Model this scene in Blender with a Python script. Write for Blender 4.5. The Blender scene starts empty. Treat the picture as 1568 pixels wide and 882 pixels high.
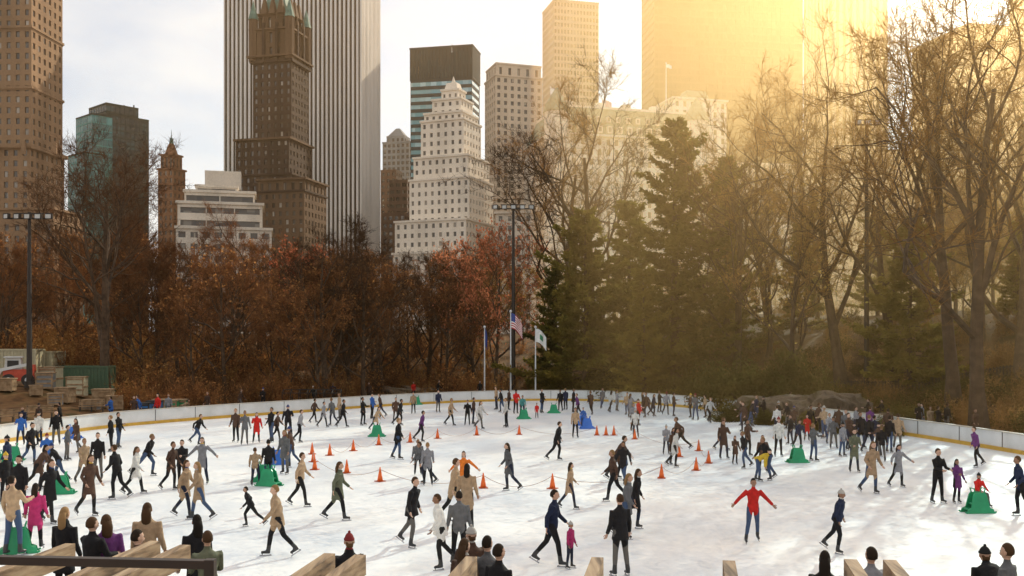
import bpy, math, numpy as np, random, time
from mathutils import Vector
T0=time.time()
F=1524.0; H0=5.6; YH=523.0
SUN_AZ=math.radians(31); SUN_EL=math.radians(28)
scene=bpy.context.scene
COL=scene.collection
def P(px,py,d): return np.array([(px-784)/F*d, d, H0+(YH-py)/F*d])
def rad(a): return math.radians(a)
# ---------------------------------------------------------------- materials
def newmat(name):
    m=bpy.data.materials.new(name); m.use_nodes=True
    nt=m.node_tree; b=nt.nodes['Principled BSDF']; return m,nt,b
def N(nt,t,**k):
    n=nt.nodes.new(t)
    for a,v in k.items(): setattr(n,a,v)
    return n
def ramp(nt,stops):
    r=N(nt,'ShaderNodeValToRGB'); e=r.color_ramp.elements
    e[0].position=stops[0][0]; e[0].color=(*stops[0][1],1)
    e[1].position=stops[-1][0]; e[1].color=(*stops[-1][1],1)
    for p,c in stops[1:-1]:
        x=e.new(p); x.color=(*c,1)
    return r
def noisemat(name,c1,c2,scale=1.0,rough=.8,bump=0,detail=6,spec=.3,metal=0,coord='Object',c3=None):
    m,nt,b=newmat(name)
    tc=N(nt,'ShaderNodeTexCoord'); nz=N(nt,'ShaderNodeTexNoise')
    nz.inputs['Scale'].default_value=scale; nz.inputs['Detail'].default_value=detail
    nt.links.new(tc.outputs[coord],nz.inputs['Vector'])
    st=[(.3,c1),(.7,c2)]
    if c3: st=[(.3,c1),(.5,c2),(.7,c3)]
    r=ramp(nt,st); nt.links.new(nz.outputs['Fac'],r.inputs['Fac'])
    nt.links.new(r.outputs['Color'],b.inputs['Base Color'])
    b.inputs['Roughness'].default_value=rough; b.inputs['Specular IOR Level'].default_value=spec
    b.inputs['Metallic'].default_value=metal
    if bump:
        bp=N(nt,'ShaderNodeBump'); bp.inputs['Strength'].default_value=bump
        nt.links.new(nz.outputs['Fac'],bp.inputs['Height']); nt.links.new(bp.outputs['Normal'],b.inputs['Normal'])
    return m
def leafmat(name,c1,c2,trans=.45,scale=1.5):
    m=bpy.data.materials.new(name); m.use_nodes=True; nt=m.node_tree; nt.nodes.clear()
    out=N(nt,'ShaderNodeOutputMaterial'); oi=N(nt,'ShaderNodeObjectInfo'); tc=N(nt,'ShaderNodeTexCoord'); nz=N(nt,'ShaderNodeTexNoise'); nz.inputs['Scale'].default_value=scale; nz.inputs['Detail'].default_value=2
    nt.links.new(tc.outputs['Object'],nz.inputs['Vector'])
    ad=N(nt,'ShaderNodeMath',operation='MULTIPLY_ADD'); ad.inputs[1].default_value=.5; nt.links.new(oi.outputs['Random'],ad.inputs[0]); nt.links.new(nz.outputs['Fac'],ad.inputs[2])
    r=ramp(nt,[(.4,c1),(1.0,c2)]); nt.links.new(ad.outputs[0],r.inputs['Fac'])
    d=N(nt,'ShaderNodeBsdfDiffuse'); t=N(nt,'ShaderNodeBsdfTranslucent'); mx=N(nt,'ShaderNodeMixShader'); mx.inputs[0].default_value=trans
    nt.links.new(r.outputs[0],d.inputs[0]); nt.links.new(r.outputs[0],t.inputs[0])
    nt.links.new(d.outputs[0],mx.inputs[1]); nt.links.new(t.outputs[0],mx.inputs[2]); nt.links.new(mx.outputs[0],out.inputs[0])
    return m
def wallmat(name,c,var=.12,stain=.25):
    m,nt,b=newmat(name)
    tc=N(nt,'ShaderNodeTexCoord'); 
    mp=N(nt,'ShaderNodeMapping'); mp.inputs['Scale'].default_value=(1,1,.18)
    nt.links.new(tc.outputs['Object'],mp.inputs['Vector'])
    n1=N(nt,'ShaderNodeTexNoise'); n1.inputs['Scale'].default_value=.12; n1.inputs['Detail'].default_value=8
    nt.links.new(mp.outputs[0],n1.inputs['Vector'])
    n2=N(nt,'ShaderNodeTexNoise'); n2.inputs['Scale'].default_value=1.6; n2.inputs['Detail'].default_value=3
    nt.links.new(tc.outputs['Object'],n2.inputs['Vector'])
    ad=N(nt,'ShaderNodeMath',operation='MULTIPLY_ADD'); ad.inputs[1].default_value=.45
    nt.links.new(n2.outputs['Fac'],ad.inputs[0]); nt.links.new(n1.outputs['Fac'],ad.inputs[2])
    r=ramp(nt,[(.5,tuple(x*(1-stain) for x in c)),(.85,tuple(min(.85,x*(1+var)) for x in c))])
    nt.links.new(ad.outputs[0],r.inputs['Fac']); nt.links.new(r.outputs['Color'],b.inputs['Base Color'])
    b.inputs['Roughness'].default_value=.85; b.inputs['Specular IOR Level'].default_value=.2
    return m
def glassmat(name,dark,light,cell=(2.2,2.2,3.4),thr=.7,rough=.12,spec=.6):
    m,nt,b=newmat(name)
    tc=N(nt,'ShaderNodeTexCoord')
    dv=N(nt,'ShaderNodeVectorMath',operation='DIVIDE'); dv.inputs[1].default_value=cell
    fl=N(nt,'ShaderNodeVectorMath',operation='FLOOR')
    wn=N(nt,'ShaderNodeTexWhiteNoise',noise_dimensions='3D')
    nt.links.new(tc.outputs['Object'],dv.inputs[0]); nt.links.new(dv.outputs[0],fl.inputs[0]); nt.links.new(fl.outputs[0],wn.inputs['Vector'])
    mid=tuple(dark[i]*.6+light[i]*.25 for i in range(3))
    r=ramp(nt,[(0,dark),(thr,mid),(1,light)])
    nt.links.new(wn.outputs['Value'],r.inputs['Fac']); nt.links.new(r.outputs['Color'],b.inputs['Base Color'])
    b.inputs['Roughness'].default_value=rough; b.inputs['Specular IOR Level'].default_value=spec
    return m
def plain(name,c,rough=.6,spec=.4,metal=0):
    return noisemat(name,tuple(x*.85 for x in c),tuple(min(1,x*1.1) for x in c),3,rough,0,3,spec,metal)
def objcol(name,kind):
    m,nt,b=newmat(name)
    oi=N(nt,'ShaderNodeObjectInfo'); tc=N(nt,'ShaderNodeTexCoord'); nz=N(nt,'ShaderNodeTexNoise')
    nz.inputs['Scale'].default_value=9; nt.links.new(tc.outputs['Object'],nz.inputs['Vector'])
    if kind=='coat':
        mx=N(nt,'ShaderNodeMixRGB',blend_type='MULTIPLY'); mx.inputs[0].default_value=.6
        r=ramp(nt,[(.35,(.6,.6,.6)),(.65,(1,1,1))]); nt.links.new(nz.outputs['Fac'],r.inputs['Fac'])
        nt.links.new(oi.outputs['Color'],mx.inputs[1]); nt.links.new(r.outputs['Color'],mx.inputs[2])
        nt.links.new(mx.outputs[0],b.inputs['Base Color'])
        bp=N(nt,'ShaderNodeBump'); bp.inputs['Strength'].default_value=.6; bp.inputs['Distance'].default_value=.04
        nt.links.new(nz.outputs['Fac'],bp.inputs['Height']); nt.links.new(bp.outputs['Normal'],b.inputs['Normal'])
    else:
        if kind=='pants': st=[(0,(.012,.012,.014)),(.3,(.02,.025,.045)),(.55,(.05,.08,.15)),(.75,(.015,.015,.015)),(.9,(.12,.11,.1)),(1,(.35,.28,.2))]
        elif kind=='hair': st=[(0,(.012,.009,.007)),(.4,(.03,.018,.01)),(.7,(.09,.045,.02)),(1,(.3,.18,.08))]
        elif kind=='hat': st=[(0,(.02,.02,.02)),(.35,(.22,.03,.03)),(.45,(.4,.38,.35)),(.7,(.03,.05,.15)),(.9,(.6,.4,.05)),(1,(.1,.1,.1))]
        else: st=[(0,(.25,.13,.08)),(.5,(.5,.3,.21)),(1,(.62,.4,.3))]
        ma=N(nt,'ShaderNodeMath',operation='MULTIPLY'); ma.inputs[1].default_value={'pants':7.13,'hair':13.7,'hat':17.1}.get(kind,23.3)
        fr=N(nt,'ShaderNodeMath',operation='FRACT')
        nt.links.new(oi.outputs['Random'],ma.inputs[0]); nt.links.new(ma.outputs[0],fr.inputs[0])
        r=ramp(nt,st); r.color_ramp.interpolation='CONSTANT' if kind in('pants','hat') else 'LINEAR'
        nt.links.new(fr.outputs[0],r.inputs['Fac']); nt.links.new(r.outputs['Color'],b.inputs['Base Color'])
    b.inputs['Roughness'].default_value=.85 if kind!='skin' else .5
    b.inputs['Specular IOR Level'].default_value=.2
    return m
# ---------------------------------------------------------------- mesh builder
class MB:
    def __init__(s): s.V=[];s.F=[];s.M=[];s.n=0
    def add(s,v,f,m=0):
        v=np.asarray(v,float); f=np.asarray(f,int)
        if f.ndim==1: f=f[None,:]
        s.V.append(v); s.F.append(f+s.n)
        s.M.append(np.full(len(f),m) if np.isscalar(m) else np.asarray(m)); s.n+=len(v)
    def mesh(s,name,mats,smooth=False):
        me=bpy.data.meshes.new(name); V=np.concatenate(s.V)
        lv=np.concatenate([f.ravel() for f in s.F]); lt=np.concatenate([np.full(len(f),f.shape[1]) for f in s.F])
        ls=np.concatenate([[0],np.cumsum(lt)[:-1]])
        me.vertices.add(len(V)); me.vertices.foreach_set('co',V.astype(np.float32).ravel())
        me.loops.add(len(lv)); me.loops.foreach_set('vertex_index',lv.astype(np.int32))
        me.polygons.add(len(lt)); me.polygons.foreach_set('loop_start',ls.astype(np.int32))
        try: me.polygons.foreach_set('loop_total',lt.astype(np.int32))
        except Exception: pass
        for m in mats: me.materials.append(m)
        me.polygons.foreach_set('material_index',np.concatenate(s.M).astype(np.int32))
        me.polygons.foreach_set('use_smooth',np.full(len(lt),smooth))
        me.update(calc_edges=True)
        return me
    def obj(s,name,mats,smooth=False,loc=(0,0,0)):
        o=bpy.data.objects.new(name,s.mesh(name,mats,smooth)); o.location=loc; COL.objects.link(o); return o
    def box(s,c,size,m=0,rot=0,taper=1.0):
        c=np.array(c,float); sx,sy,sz=[q/2 for q in size]
        v=np.array([[-sx,-sy,-sz],[sx,-sy,-sz],[sx,sy,-sz],[-sx,sy,-sz],[-sx*taper,-sy*taper,sz],[sx*taper,-sy*taper,sz],[sx*taper,sy*taper,sz],[-sx*taper,sy*taper,sz]])
        ca,sa=math.cos(rot),math.sin(rot)
        v=np.stack([v[:,0]*ca-v[:,1]*sa,v[:,0]*sa+v[:,1]*ca,v[:,2]],1)+c
        s.add(v,[[0,3,2,1],[4,5,6,7],[0,1,5,4],[1,2,6,5],[2,3,7,6],[3,0,4,7]],m)
    def beam(s,a,b,w,h,m=0):
        a=np.array(a,float);b=np.array(b,float);t=b-a;t/=np.linalg.norm(t)
        u=np.cross(t,[0,0,1.]); 
        if np.linalg.norm(u)<1e-3:u=np.array([1.,0,0])
        u/=np.linalg.norm(u); n=np.cross(u,t)
        v=[p+u*i*w/2+n*j*h/2 for p in(a,b) for i,j in((-1,-1),(1,-1),(1,1),(-1,1))]
        s.add(v,[[0,1,2,3],[7,6,5,4],[0,4,5,1],[1,5,6,2],[2,6,7,3],[3,7,4,0]],m)
    def tube(s,pts,r,n=8,m=0,cap=True,ref=None):
        pts=np.asarray(pts,float); k=len(pts); r=np.asarray(r,float)
        if r.ndim==0: r=np.full(k,float(r))
        if r.ndim==1: r=np.stack([r,r],1)
        t=np.gradient(pts,axis=0); t/=np.linalg.norm(t,axis=1)[:,None]+1e-9
        if ref is None:
            ref=np.array([1.,0,0]) if abs(t[:,0]).mean()<.8 else np.array([0,1.,0])
        a=ref-t*(t@ref)[:,None]; a/=np.linalg.norm(a,axis=1)[:,None]+1e-9; b=np.cross(t,a)
        th=np.arange(n)*2*math.pi/n
        v=pts[:,None]+a[:,None]*(np.cos(th)[None,:,None]*r[:,0][:,None,None])+b[:,None]*(np.sin(th)[None,:,None]*r[:,1][:,None,None])
        i=np.arange(k-1)[:,None]*n; j=np.arange(n)[None,:]; j2=(j+1)%n
        f=np.stack([i+j,i+j2,i+n+j2,i+n+j],-1).reshape(-1,4)
        n0=s.n; s.add(v.reshape(-1,3),f,m)
        if cap:
            s.F.append((np.arange(n)[::-1]+n0)[None,:]); s.M.append(np.array([m]))
            s.F.append((np.arange(n)+n0+(k-1)*n)[None,:]); s.M.append(np.array([m]))
    def ball(s,c,r,nu=12,nv=8,m=0,fn=None):
        c=np.array(c,float); r=np.array(r,float)*np.ones(3)
        v=[[0,0,1]]+[[math.sin(math.pi*i/nv)*math.cos(2*math.pi*j/nu),math.sin(math.pi*i/nv)*math.sin(2*math.pi*j/nu),math.cos(math.pi*i/nv)] for i in range(1,nv) for j in range(nu)]+[[0,0,-1]]
        v=np.array(v); 
        if fn is not None: v=fn(v)
        v=v*r+c; q=[];tr=[]
        for j in range(nu):
            tr.append([0,1+j,1+(j+1)%nu]); L=1+(nv-2)*nu; tr.append([len(v)-1,L+(j+1)%nu,L+j])
        for i in range(nv-2):
            for j in range(nu):
                q.append([1+i*nu+j,1+(i+1)*nu+j,1+(i+1)*nu+(j+1)%nu,1+i*nu+(j+1)%nu])
        n0=s.n; s.add(v,tr,m); s.F.append(np.array(q)+n0); s.M.append(np.full(len(q),m))
def empty(name):
    o=bpy.data.objects.new(name,None); COL.objects.link(o); return o
def inst(name,me,loc,rz=0,sc=1,parent=None,tilt=0):
    o=bpy.data.objects.new(name,me); o.location=loc; o.rotation_euler=(tilt,0,rz); o.scale=(sc,)*3 if np.isscalar(sc) else sc
    if parent: o.parent=parent
    COL.objects.link(o); return o
# ---------------------------------------------------------------- rink outline + terrain
ctrl=[(-28.3,53.0),(-26.3,63.2),(-22.4,70.5),(-16.3,78.5),(-10,86.5),(-2,92.6),(7.1,93.4),(12.6,87.6),(17,79),(21,69),(23.6,58),(25.2,48.8),(26.2,38),(25,28),(21,21.5),(12,19.1),(0,18.7),(-14,19.1),(-22,21.5),(-27.5,29),(-29.5,41)]
def catmull(c,k):
    c=np.array(c,float); n=len(c); out=[]
    for i in range(n):
        p0,p1,p2,p3=c[(i-1)%n],c[i],c[(i+1)%n],c[(i+2)%n]
        for j in range(k):
            t=j/k; out.append(.5*((2*p1)+(-p0+p2)*t+(2*p0-5*p1+4*p2-p3)*t*t+(-p0+3*p1-3*p2+p3)*t**3))
    return np.array(out)
RK=catmull(ctrl,10)
def inside(x,y):
    r=np.zeros(x.shape,bool); n=len(RK)
    for i in range(n):
        x1,y1=RK[i];x2,y2=RK[(i+1)%n]
        c=((y1>y)!=(y2>y)); xi=(x2-x1)*(y-y1)/((y2-y1) if y2!=y1 else 1e-9)+x1
        r^=c&(x<xi)
    return r
def sdist(x,y):
    x=np.asarray(x,float);y=np.asarray(y,float)
    d=np.full(x.shape,1e9)
    for p in RK[::2]: d=np.minimum(d,(x-p[0])**2+(y-p[1])**2)
    d=np.sqrt(d); return np.where(inside(x,y),-d,d)
def sm(t): t=np.clip(t,0,1); return t*t*(3-2*t)
def hgt(x,y):
    x=np.asarray(x,float);y=np.asarray(y,float); s=sdist(x,y)
    rx=sm((x+5)/22)
    A=4.2+rx*4.3; L=50-rx*20
    z=A*sm((s-4.5)/L)
    b=np.sin(x*.31+1)*np.cos(y*.23)*.5+np.sin(x*.13+y*.17)*.6+np.sin(x*.7)*np.sin(y*.61)*.18
    z=z+b*sm((s-5)/15)*1.0
    z=z*sm((y-14)/16)
    z=z+3.9*sm((9-y)/7)
    z=z+ (4.0)*sm((y-140)/120)*(1-rx)
    return z
def H(x,y): return float(hgt(np.array([x]),np.array([y]))[0])
xs=np.unique(np.concatenate([np.arange(-110,111,2.0),np.linspace(-2500,-110,20),np.linspace(110,2500,20)]))
ys=np.unique(np.concatenate([np.arange(-20,190,2.0),np.linspace(190,3500,24),np.linspace(-400,-20,6)]))
X,Y=np.meshgrid(xs,ys); Z=hgt(X,Y)
nx,ny=len(xs),len(ys)
i=np.arange(ny-1)[:,None]*nx; j=np.arange(nx-1)[None,:]
m_ground=noisemat('leaf_litter',(.04,.023,.013),(.17,.09,.04),.6,.95,.6,12,.1,coord='Object',c3=(.06,.05,.02))
b=MB(); b.add(np.stack([X,Y,Z],-1).reshape(-1,3),np.stack([i+j,i+j+1,i+nx+j+1,i+nx+j],-1).reshape(-1,4)); b.obj('ground',[m_ground],True)
def offset(poly,o):
    t=np.roll(poly,-1,0)-np.roll(poly,1,0); t/=np.linalg.norm(t,axis=1)[:,None]
    return poly+np.stack([-t[:,1],t[:,0]],1)*o*ORI
area=.5*np.sum(RK[:,0]*np.roll(RK[:,1],-1)-np.roll(RK[:,0],-1)*RK[:,1])
ORI=-1 if area>0 else 1
m_asph=noisemat('asphalt',(.05,.046,.042),(.10,.09,.08),2,.9,.3,10)
n=len(RK); a0=offset(RK,.35); a1=offset(RK,4.3)
b=MB(); v=np.concatenate([np.c_[a0,np.full(n,.03)],np.c_[a1,np.full(n,.03)]]); k=np.arange(n);k2=(k+1)%n
b.add(v,np.stack([k,k2,k2+n,k+n],1)); b.obj('walkway',[m_asph])
# ice
mi,nt,bs=newmat('ice')
tc=N(nt,'ShaderNodeTexCoord'); nz=N(nt,'ShaderNodeTexNoise'); nz.inputs['Scale'].default_value=.16; nz.inputs['Detail'].default_value=8
nt.links.new(tc.outputs['Object'],nz.inputs['Vector'])
n2=N(nt,'ShaderNodeTexNoise'); n2.inputs['Scale'].default_value=2.5; n2.inputs['Detail'].default_value=10; n2.inputs['Distortion'].default_value=2
nt.links.new(tc.outputs['Object'],n2.inputs['Vector'])
mm=N(nt,'ShaderNodeMath',operation='MULTIPLY_ADD'); mm.inputs[1].default_value=.45; nt.links.new(n2.outputs['Fac'],mm.inputs[0]); nt.links.new(nz.outputs['Fac'],mm.inputs[2])
r=ramp(nt,[(.55,(.68,.72,.78)),(.82,(.90,.90,.90))]); nt.links.new(mm.outputs[0],r.inputs['Fac']); nt.links.new(r.outputs[0],bs.inputs['Base Color'])
r2=ramp(nt,[(.35,(.28,.28,.28)),(.7,(.65,.65,.65))]); nt.links.new(n2.outputs['Fac'],r2.inputs['Fac']); nt.links.new(r2.outputs[0],bs.inputs['Roughness'])
bp=N(nt,'ShaderNodeBump'); bp.inputs['Strength'].default_value=.2; bp.inputs['Distance'].default_value=.03
nt.links.new(n2.outputs['Fac'],bp.inputs['Height']); nt.links.new(bp.outputs[0],bs.inputs['Normal'])
bs.inputs['Specular IOR Level'].default_value=.35
b=MB(); a=offset(RK,.05); b.add(np.c_[a,np.full(n,.02)],np.arange(n) if area>0 else np.arange(n)[::-1]); b.obj('ice_rink',[mi])
# wall
m_white=noisemat('board_white',(.62,.62,.6),(.8,.8,.79),.8,.5,0,6)
m_yel=plain('kick_yellow',(.62,.36,.05),.5); m_dk=plain('dark_metal',(.03,.028,.026),.5); m_cap=plain('cap_rail',(.55,.5,.42),.5)
b=MB()
def strip(o0,o1,z0,z1,m):
    pA=offset(RK,o0);pB=offset(RK,o1)
    v=np.concatenate([np.c_[pA,np.full(n,z0)],np.c_[pA,np.full(n,z1)],np.c_[pB,np.full(n,z1)],np.c_[pB,np.full(n,z0)]])
    f=np.concatenate([np.stack([k+q*n,k2+q*n,k2+((q+1)%4)*n,k+((q+1)%4)*n],1) for q in range(4)])
    b.add(v,f,m)
strip(.06,.2,.0,.98,0); strip(0,.058,.02,.22,1); strip(.0,.26,.982,1.03,2)
for q in range(0,n,4):
    p=offset(RK,.05)[q]; b.box((p[0],p[1],.6),(.03,.03,.76),3)
    p=offset(RK,.26)[q]; b.box((p[0],p[1],.5),(.08,.08,1.0),3)
b.obj('rink_wall',[m_white,m_yel,m_cap,m_dk])
b=MB(); b.box((0,12.1,.2),(46,12.2,1.0),0); 
for q in range(-11,12,2): b.box((q*2,12.1,.705),(.03,12.2,.004),1)
b.obj('terrace',[noisemat('concrete',(.25,.24,.22),(.36,.34,.31),1,.9),m_dk])
# ---------------------------------------------------------------- trees
m_bark=noisemat('bark',(.045,.028,.018),(.13,.08,.048),2.5,.95,.5,8)
m_twig=leafmat('twig_russet',(.14,.06,.028),(.40,.19,.08),.5)
m_twig2=leafmat('twig_dark',(.055,.032,.02),(.18,.095,.05),.4)
m_backlit=leafmat('twig_backlit',(.26,.13,.04),(.52,.29,.09),.55)  # lighter gold copy of the twig colour, backlit glow painted in
m_rust=leafmat('dry_leaf',(.24,.09,.03),(.5,.24,.085),.55)
m_red=leafmat('red_leaf',(.45,.12,.06),(.7,.28,.14),.55)
m_needle=leafmat('needles',(.05,.065,.016),(.33,.24,.05),.55,.8)
m_ever=leafmat('evergreen_leaf',(.035,.045,.012),(.2,.15,.04),.5,1.2)
m_grass=leafmat('dry_grass_blade',(.26,.13,.05),(.55,.32,.12),.5)
def spikes(B,p,d,L,w,m):
    d=d/np.linalg.norm(d,axis=1)[:,None]; a=np.cross(d,np.array([.3,.5,.81])); a/=np.linalg.norm(a,axis=1)[:,None]+1e-9; c=np.cross(d,a)
    k=len(p); vs=[]
    for q in range(3):
        an=q*2*math.pi/3; vs.append(p+(a*math.cos(an)+c*math.sin(an))*w[:,None])
    vs.append(p+d*L[:,None]); v=np.stack(vs,1).reshape(-1,3)
    i=np.arange(k)[:,None]*4; f=np.concatenate([i+np.array([[0,1,3]]),i+np.array([[1,2,3]]),i+np.array([[2,0,3]])])
    B.add(v,f,m)
def leaves(B,p,size,m,rng,d=None,asp=.5):
    k=len(p); d=rng.normal(size=(k,3)) if d is None else d; d/=np.linalg.norm(d,axis=1)[:,None]
    a=np.cross(d,rng.normal(size=(k,3))); a/=np.linalg.norm(a,axis=1)[:,None]+1e-9
    s=size[:,None]; v=np.stack([p,p+d*s*.5+a*s*asp*.5,p+d*s,p+d*s*.5-a*s*asp*.5],1).reshape(-1,3)
    B.add(v,np.arange(k)[:,None]*4+np.array([[0,1,2,3]]),m)
def bare_tree(seed,h,nch,twigs,fork=.3,spread=1.0,leafn=0,leafm=None,tw=.014,twm=None,thick=1.0):
    rng=np.random.default_rng(seed); B=MB(); S=[]
    def br(p,d,L,r,lev):
        ns=[7,7,5,4][lev]; pts=[p]; dd=d.copy()
        for q in range(ns):
            dd=dd+rng.normal(size=3)*[.05,.16,.2,.22][lev]+np.array([0,0,[.1,.10,.07,.05][lev]]); dd/=np.linalg.norm(dd)
            p=p+dd*L/ns; pts.append(p)
        pts=np.array(pts); tt=np.linspace(0,1,ns+1); rr=r*(1-tt*[.72,.75,.75,.75][lev])
        if lev==0: rr[0]*=1.5
        B.tube(pts,rr,[9,6,4,3][lev],0,cap=False)
        if lev>=1:
            for q in range(1,ns+1):
                S.append((pts[q-1],pts[q],lev))
        if lev<3:
            c=nch[lev]
            for q in range(c):
                t=(fork+(1-fork)*(q+rng.random()*.8)/c) if lev==0 else .25+.75*(q+rng.random())/c
                t=min(t,.99); fi=t*ns; a=int(fi); pp=pts[a]+(pts[a+1]-pts[a])*(fi-a)
                tdir=pts[a+1]-pts[a]; tdir/=np.linalg.norm(tdir)
                az=q*2.4+rng.random()*1.2; e=np.array([math.cos(az),math.sin(az),0])
                if lev>0: e=rng.normal(size=3)
                e=e-tdir*(e@tdir); e/=np.linalg.norm(e)
                ang=math.radians([rng.uniform(28,55)*spread,rng.uniform(30,60),rng.uniform(30,65)][lev])
                nd=tdir*math.cos(ang)+e*math.sin(ang)
                nl=L*[rng.uniform(.5,.7),rng.uniform(.4,.6),rng.uniform(.4,.6)][lev]*(1.15-.45*t)
                br(pp,nd,nl,max((rr[a])*[.58,.55,.6][lev],.013),lev+1)
    br(np.array([0,0,-.3]),np.array([rng.normal()*.06,rng.normal()*.06,1.]),h*.82,h*.0165*thick,0)
    A=np.array([s[0] for s in S]);C=np.array([s[1] for s in S]);lv=np.array([s[2] for s in S])
    w=np.where(lv==1,.3,np.where(lv==2,.7,1.0)); w/=w.sum()
    k=twigs; id=rng.choice(len(A),k,p=w); t=rng.random((k,1)); p=A[id]*(1-t)+C[id]*t
    d=C[id]-A[id]; d/=np.linalg.norm(d,axis=1)[:,None]; d=d*.8+rng.normal(size=(k,3))*.55+np.array([0,0,.25])
    L=rng.uniform(.03,.085,k)*h*.8; d/=np.linalg.norm(d,axis=1)[:,None]
    spikes(B,p,d,L,np.full(k,tw*1.2),1)
    k2=int(twigs*1.4); id=rng.integers(0,k,k2); p2=p[id]+d[id]*(L[id]*rng.uniform(.2,.95,k2))[:,None]
    d2=d[id]+rng.normal(size=(k2,3))*.6+np.array([0,0,.15]); L2=rng.uniform(.015,.045,k2)*h*.8
    spikes(B,p2,d2,L2,np.full(k2,tw*.8),1)
    if leafn:
        id=rng.integers(0,k2,leafn); p3=p2[id]+d2[id]*.3*rng.random((leafn,1))
        leaves(B,p3,rng.uniform(.10,.2,leafn),2,rng,asp=.9)
    me=B.mesh('bare_tree_mesh',[m_bark,twm or m_twig,leafm or m_rust],False)
    return me
SM=[bare_tree(10+q,11,(8,6,5),2900,.15,1.15,[0,900,0,1800,300][q],None,.015,[m_twig,m_twig,m_twig2,m_twig,m_twig][q]) for q in range(5)]
SG=[bare_tree(60+q,11,(8,6,5),1900,.2,1.1,[600,1500][q],leafmat('gold_leaf%d'%q,(.34,.18,.04),(.6,.38,.1),.6),.015,m_backlit) for q in range(2)]
RED=bare_tree(40,9,(8,6,4),2200,.2,.9,2800,m_red,.014)
BG=[bare_tree(20+q,23,(8,7,6),[3300,2200,2400,3000][q],[.28,.25,.4,.2][q],[.9,1.15,.8,1.25][q],0,None,.016,[m_backlit,m_backlit,m_backlit,m_twig2][q],1.15) for q in range(4)]
BL=[bare_tree(83+q,23,(9,7,6),3800,.22,1.05,0,None,.018,[m_twig2,m_twig][q],1.35) for q in range(2)]
def conifer(seed,h,R,nb,base=.06,dens=1.0):
    rng=np.random.default_rng(seed); B=MB()
    pts=np.array([[math.sin(z*3)*.1,math.cos(z*2.3)*.1,z*h] for z in np.linspace(0,1,10)]); pts[0,2]=-.4
    B.tube(pts,np.linspace(h*.02,.02,10),8,0,cap=False)
    PP=[];DD=[]
    for q in range(nb):
        t=base+(1-base)*(q+rng.random())/nb; t=min(t,.985); lay=.68+.32*math.sin(t*36+seed)
        L=R*(1-t)**.65*rng.uniform(.45,1.2)*lay+.35; az=q*2.39996+rng.normal()*.3
        e=np.array([math.cos(az),math.sin(az),0]); up=-.12+.5*t
        ns=8; bp=[];
        for s_ in range(ns+1):
            u=s_/ns; bp.append(np.array([0,0,t*h])+e*L*u+np.array([0,0,L*(up*u-.22*u*(1-u)+.10*u*u)]))
        bp=np.array(bp); B.tube(bp,np.linspace(.05*(1-t)+.015,.008,ns+1),3,0,cap=False)
        ns2=int((6+L*9)*dens)
        u=rng.uniform(.12,1,ns2); fi=u*ns; a=np.minimum(fi.astype(int),ns-1); p=bp[a]+(bp[a+1]-bp[a])*(fi-a)[:,None]
        side=np.array([-e[1],e[0],0]); sg=rng.choice([-1,1],ns2)
        bl=(.22+.40*L*(1-u)*.6)*rng.uniform(.5,1.1,ns2)
        d=e[None]*.75+side[None]*sg[:,None]*rng.uniform(.3,1,(ns2,1))+np.array([0,0,1.])*rng.uniform(-.15,.25,(ns2,1)); d/=np.linalg.norm(d,axis=1)[:,None]
        m=8
        for z in range(m):
            PP.append(p+d*(bl*(z+rng.random(ns2))/m)[:,None]+rng.normal(size=(ns2,3))*.06); DD.append(d+rng.normal(size=(ns2,3))*.5)
    PP=np.concatenate(PP);DD=np.concatenate(DD)
    leaves(B,PP,rng.uniform(.22,.48,len(PP)),1,rng,d=DD,asp=.42)
    return B.mesh('pine_tree_mesh',[m_bark,m_needle],False)
PINE=[conifer(1,22,8.0,160),conifer(2,15,6.8,120),conifer(5,13,4.4,85)]
def shrub(seed,stems,h,leafn,lm,tm=None):
    rng=np.random.default_rng(seed); B=MB(); A=[];D=[]
    for q in range(stems):
        p=np.array([*rng.normal(size=2)*.6,-.1]); d=np.array([*rng.normal(size=2)*.4,1.]); L=h*rng.uniform(.5,1.1); pts=[p]
        for s_ in range(4):
            d=d+rng.normal(size=3)*.15; d/=np.linalg.norm(d); p=p+d*L/4; pts.append(p); A.append(p);D.append(d.copy())
        B.tube(pts,np.linspace(.022,.006,5),3,0,cap=False)
    A=np.array(A);D=np.array(D); k=stems*18; id=rng.integers(0,len(A),k)
    p=A[id]-D[id]*rng.uniform(0,.5,(k,1)); d=D[id]*.6+rng.normal(size=(k,3))*.6; d/=np.linalg.norm(d,axis=1)[:,None]; L=rng.uniform(.3,.9,k)
    spikes(B,p,d,L,np.full(k,.012),0)
    if leafn:
        id=rng.integers(0,k,leafn); leaves(B,p[id]+d[id]*(L[id]*rng.random(leafn))[:,None],rng.uniform(.08,.18,leafn),1,rng,asp=.8)
    return B.mesh('shrub_mesh',[tm or m_twig,lm])
SH=[shrub(1,34,2.8,250,m_rust),shrub(2,28,2.4,1000,m_rust),shrub(3,34,3.0,400,m_rust,m_twig2),shrub(5,28,2.6,500,m_grass,m_backlit),shrub(4,20,1.8,1800,m_ever),shrub(6,24,2.0,900,m_grass,m_backlit),shrub(7,24,1.7,1600,m_ever,m_backlit)]
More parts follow.
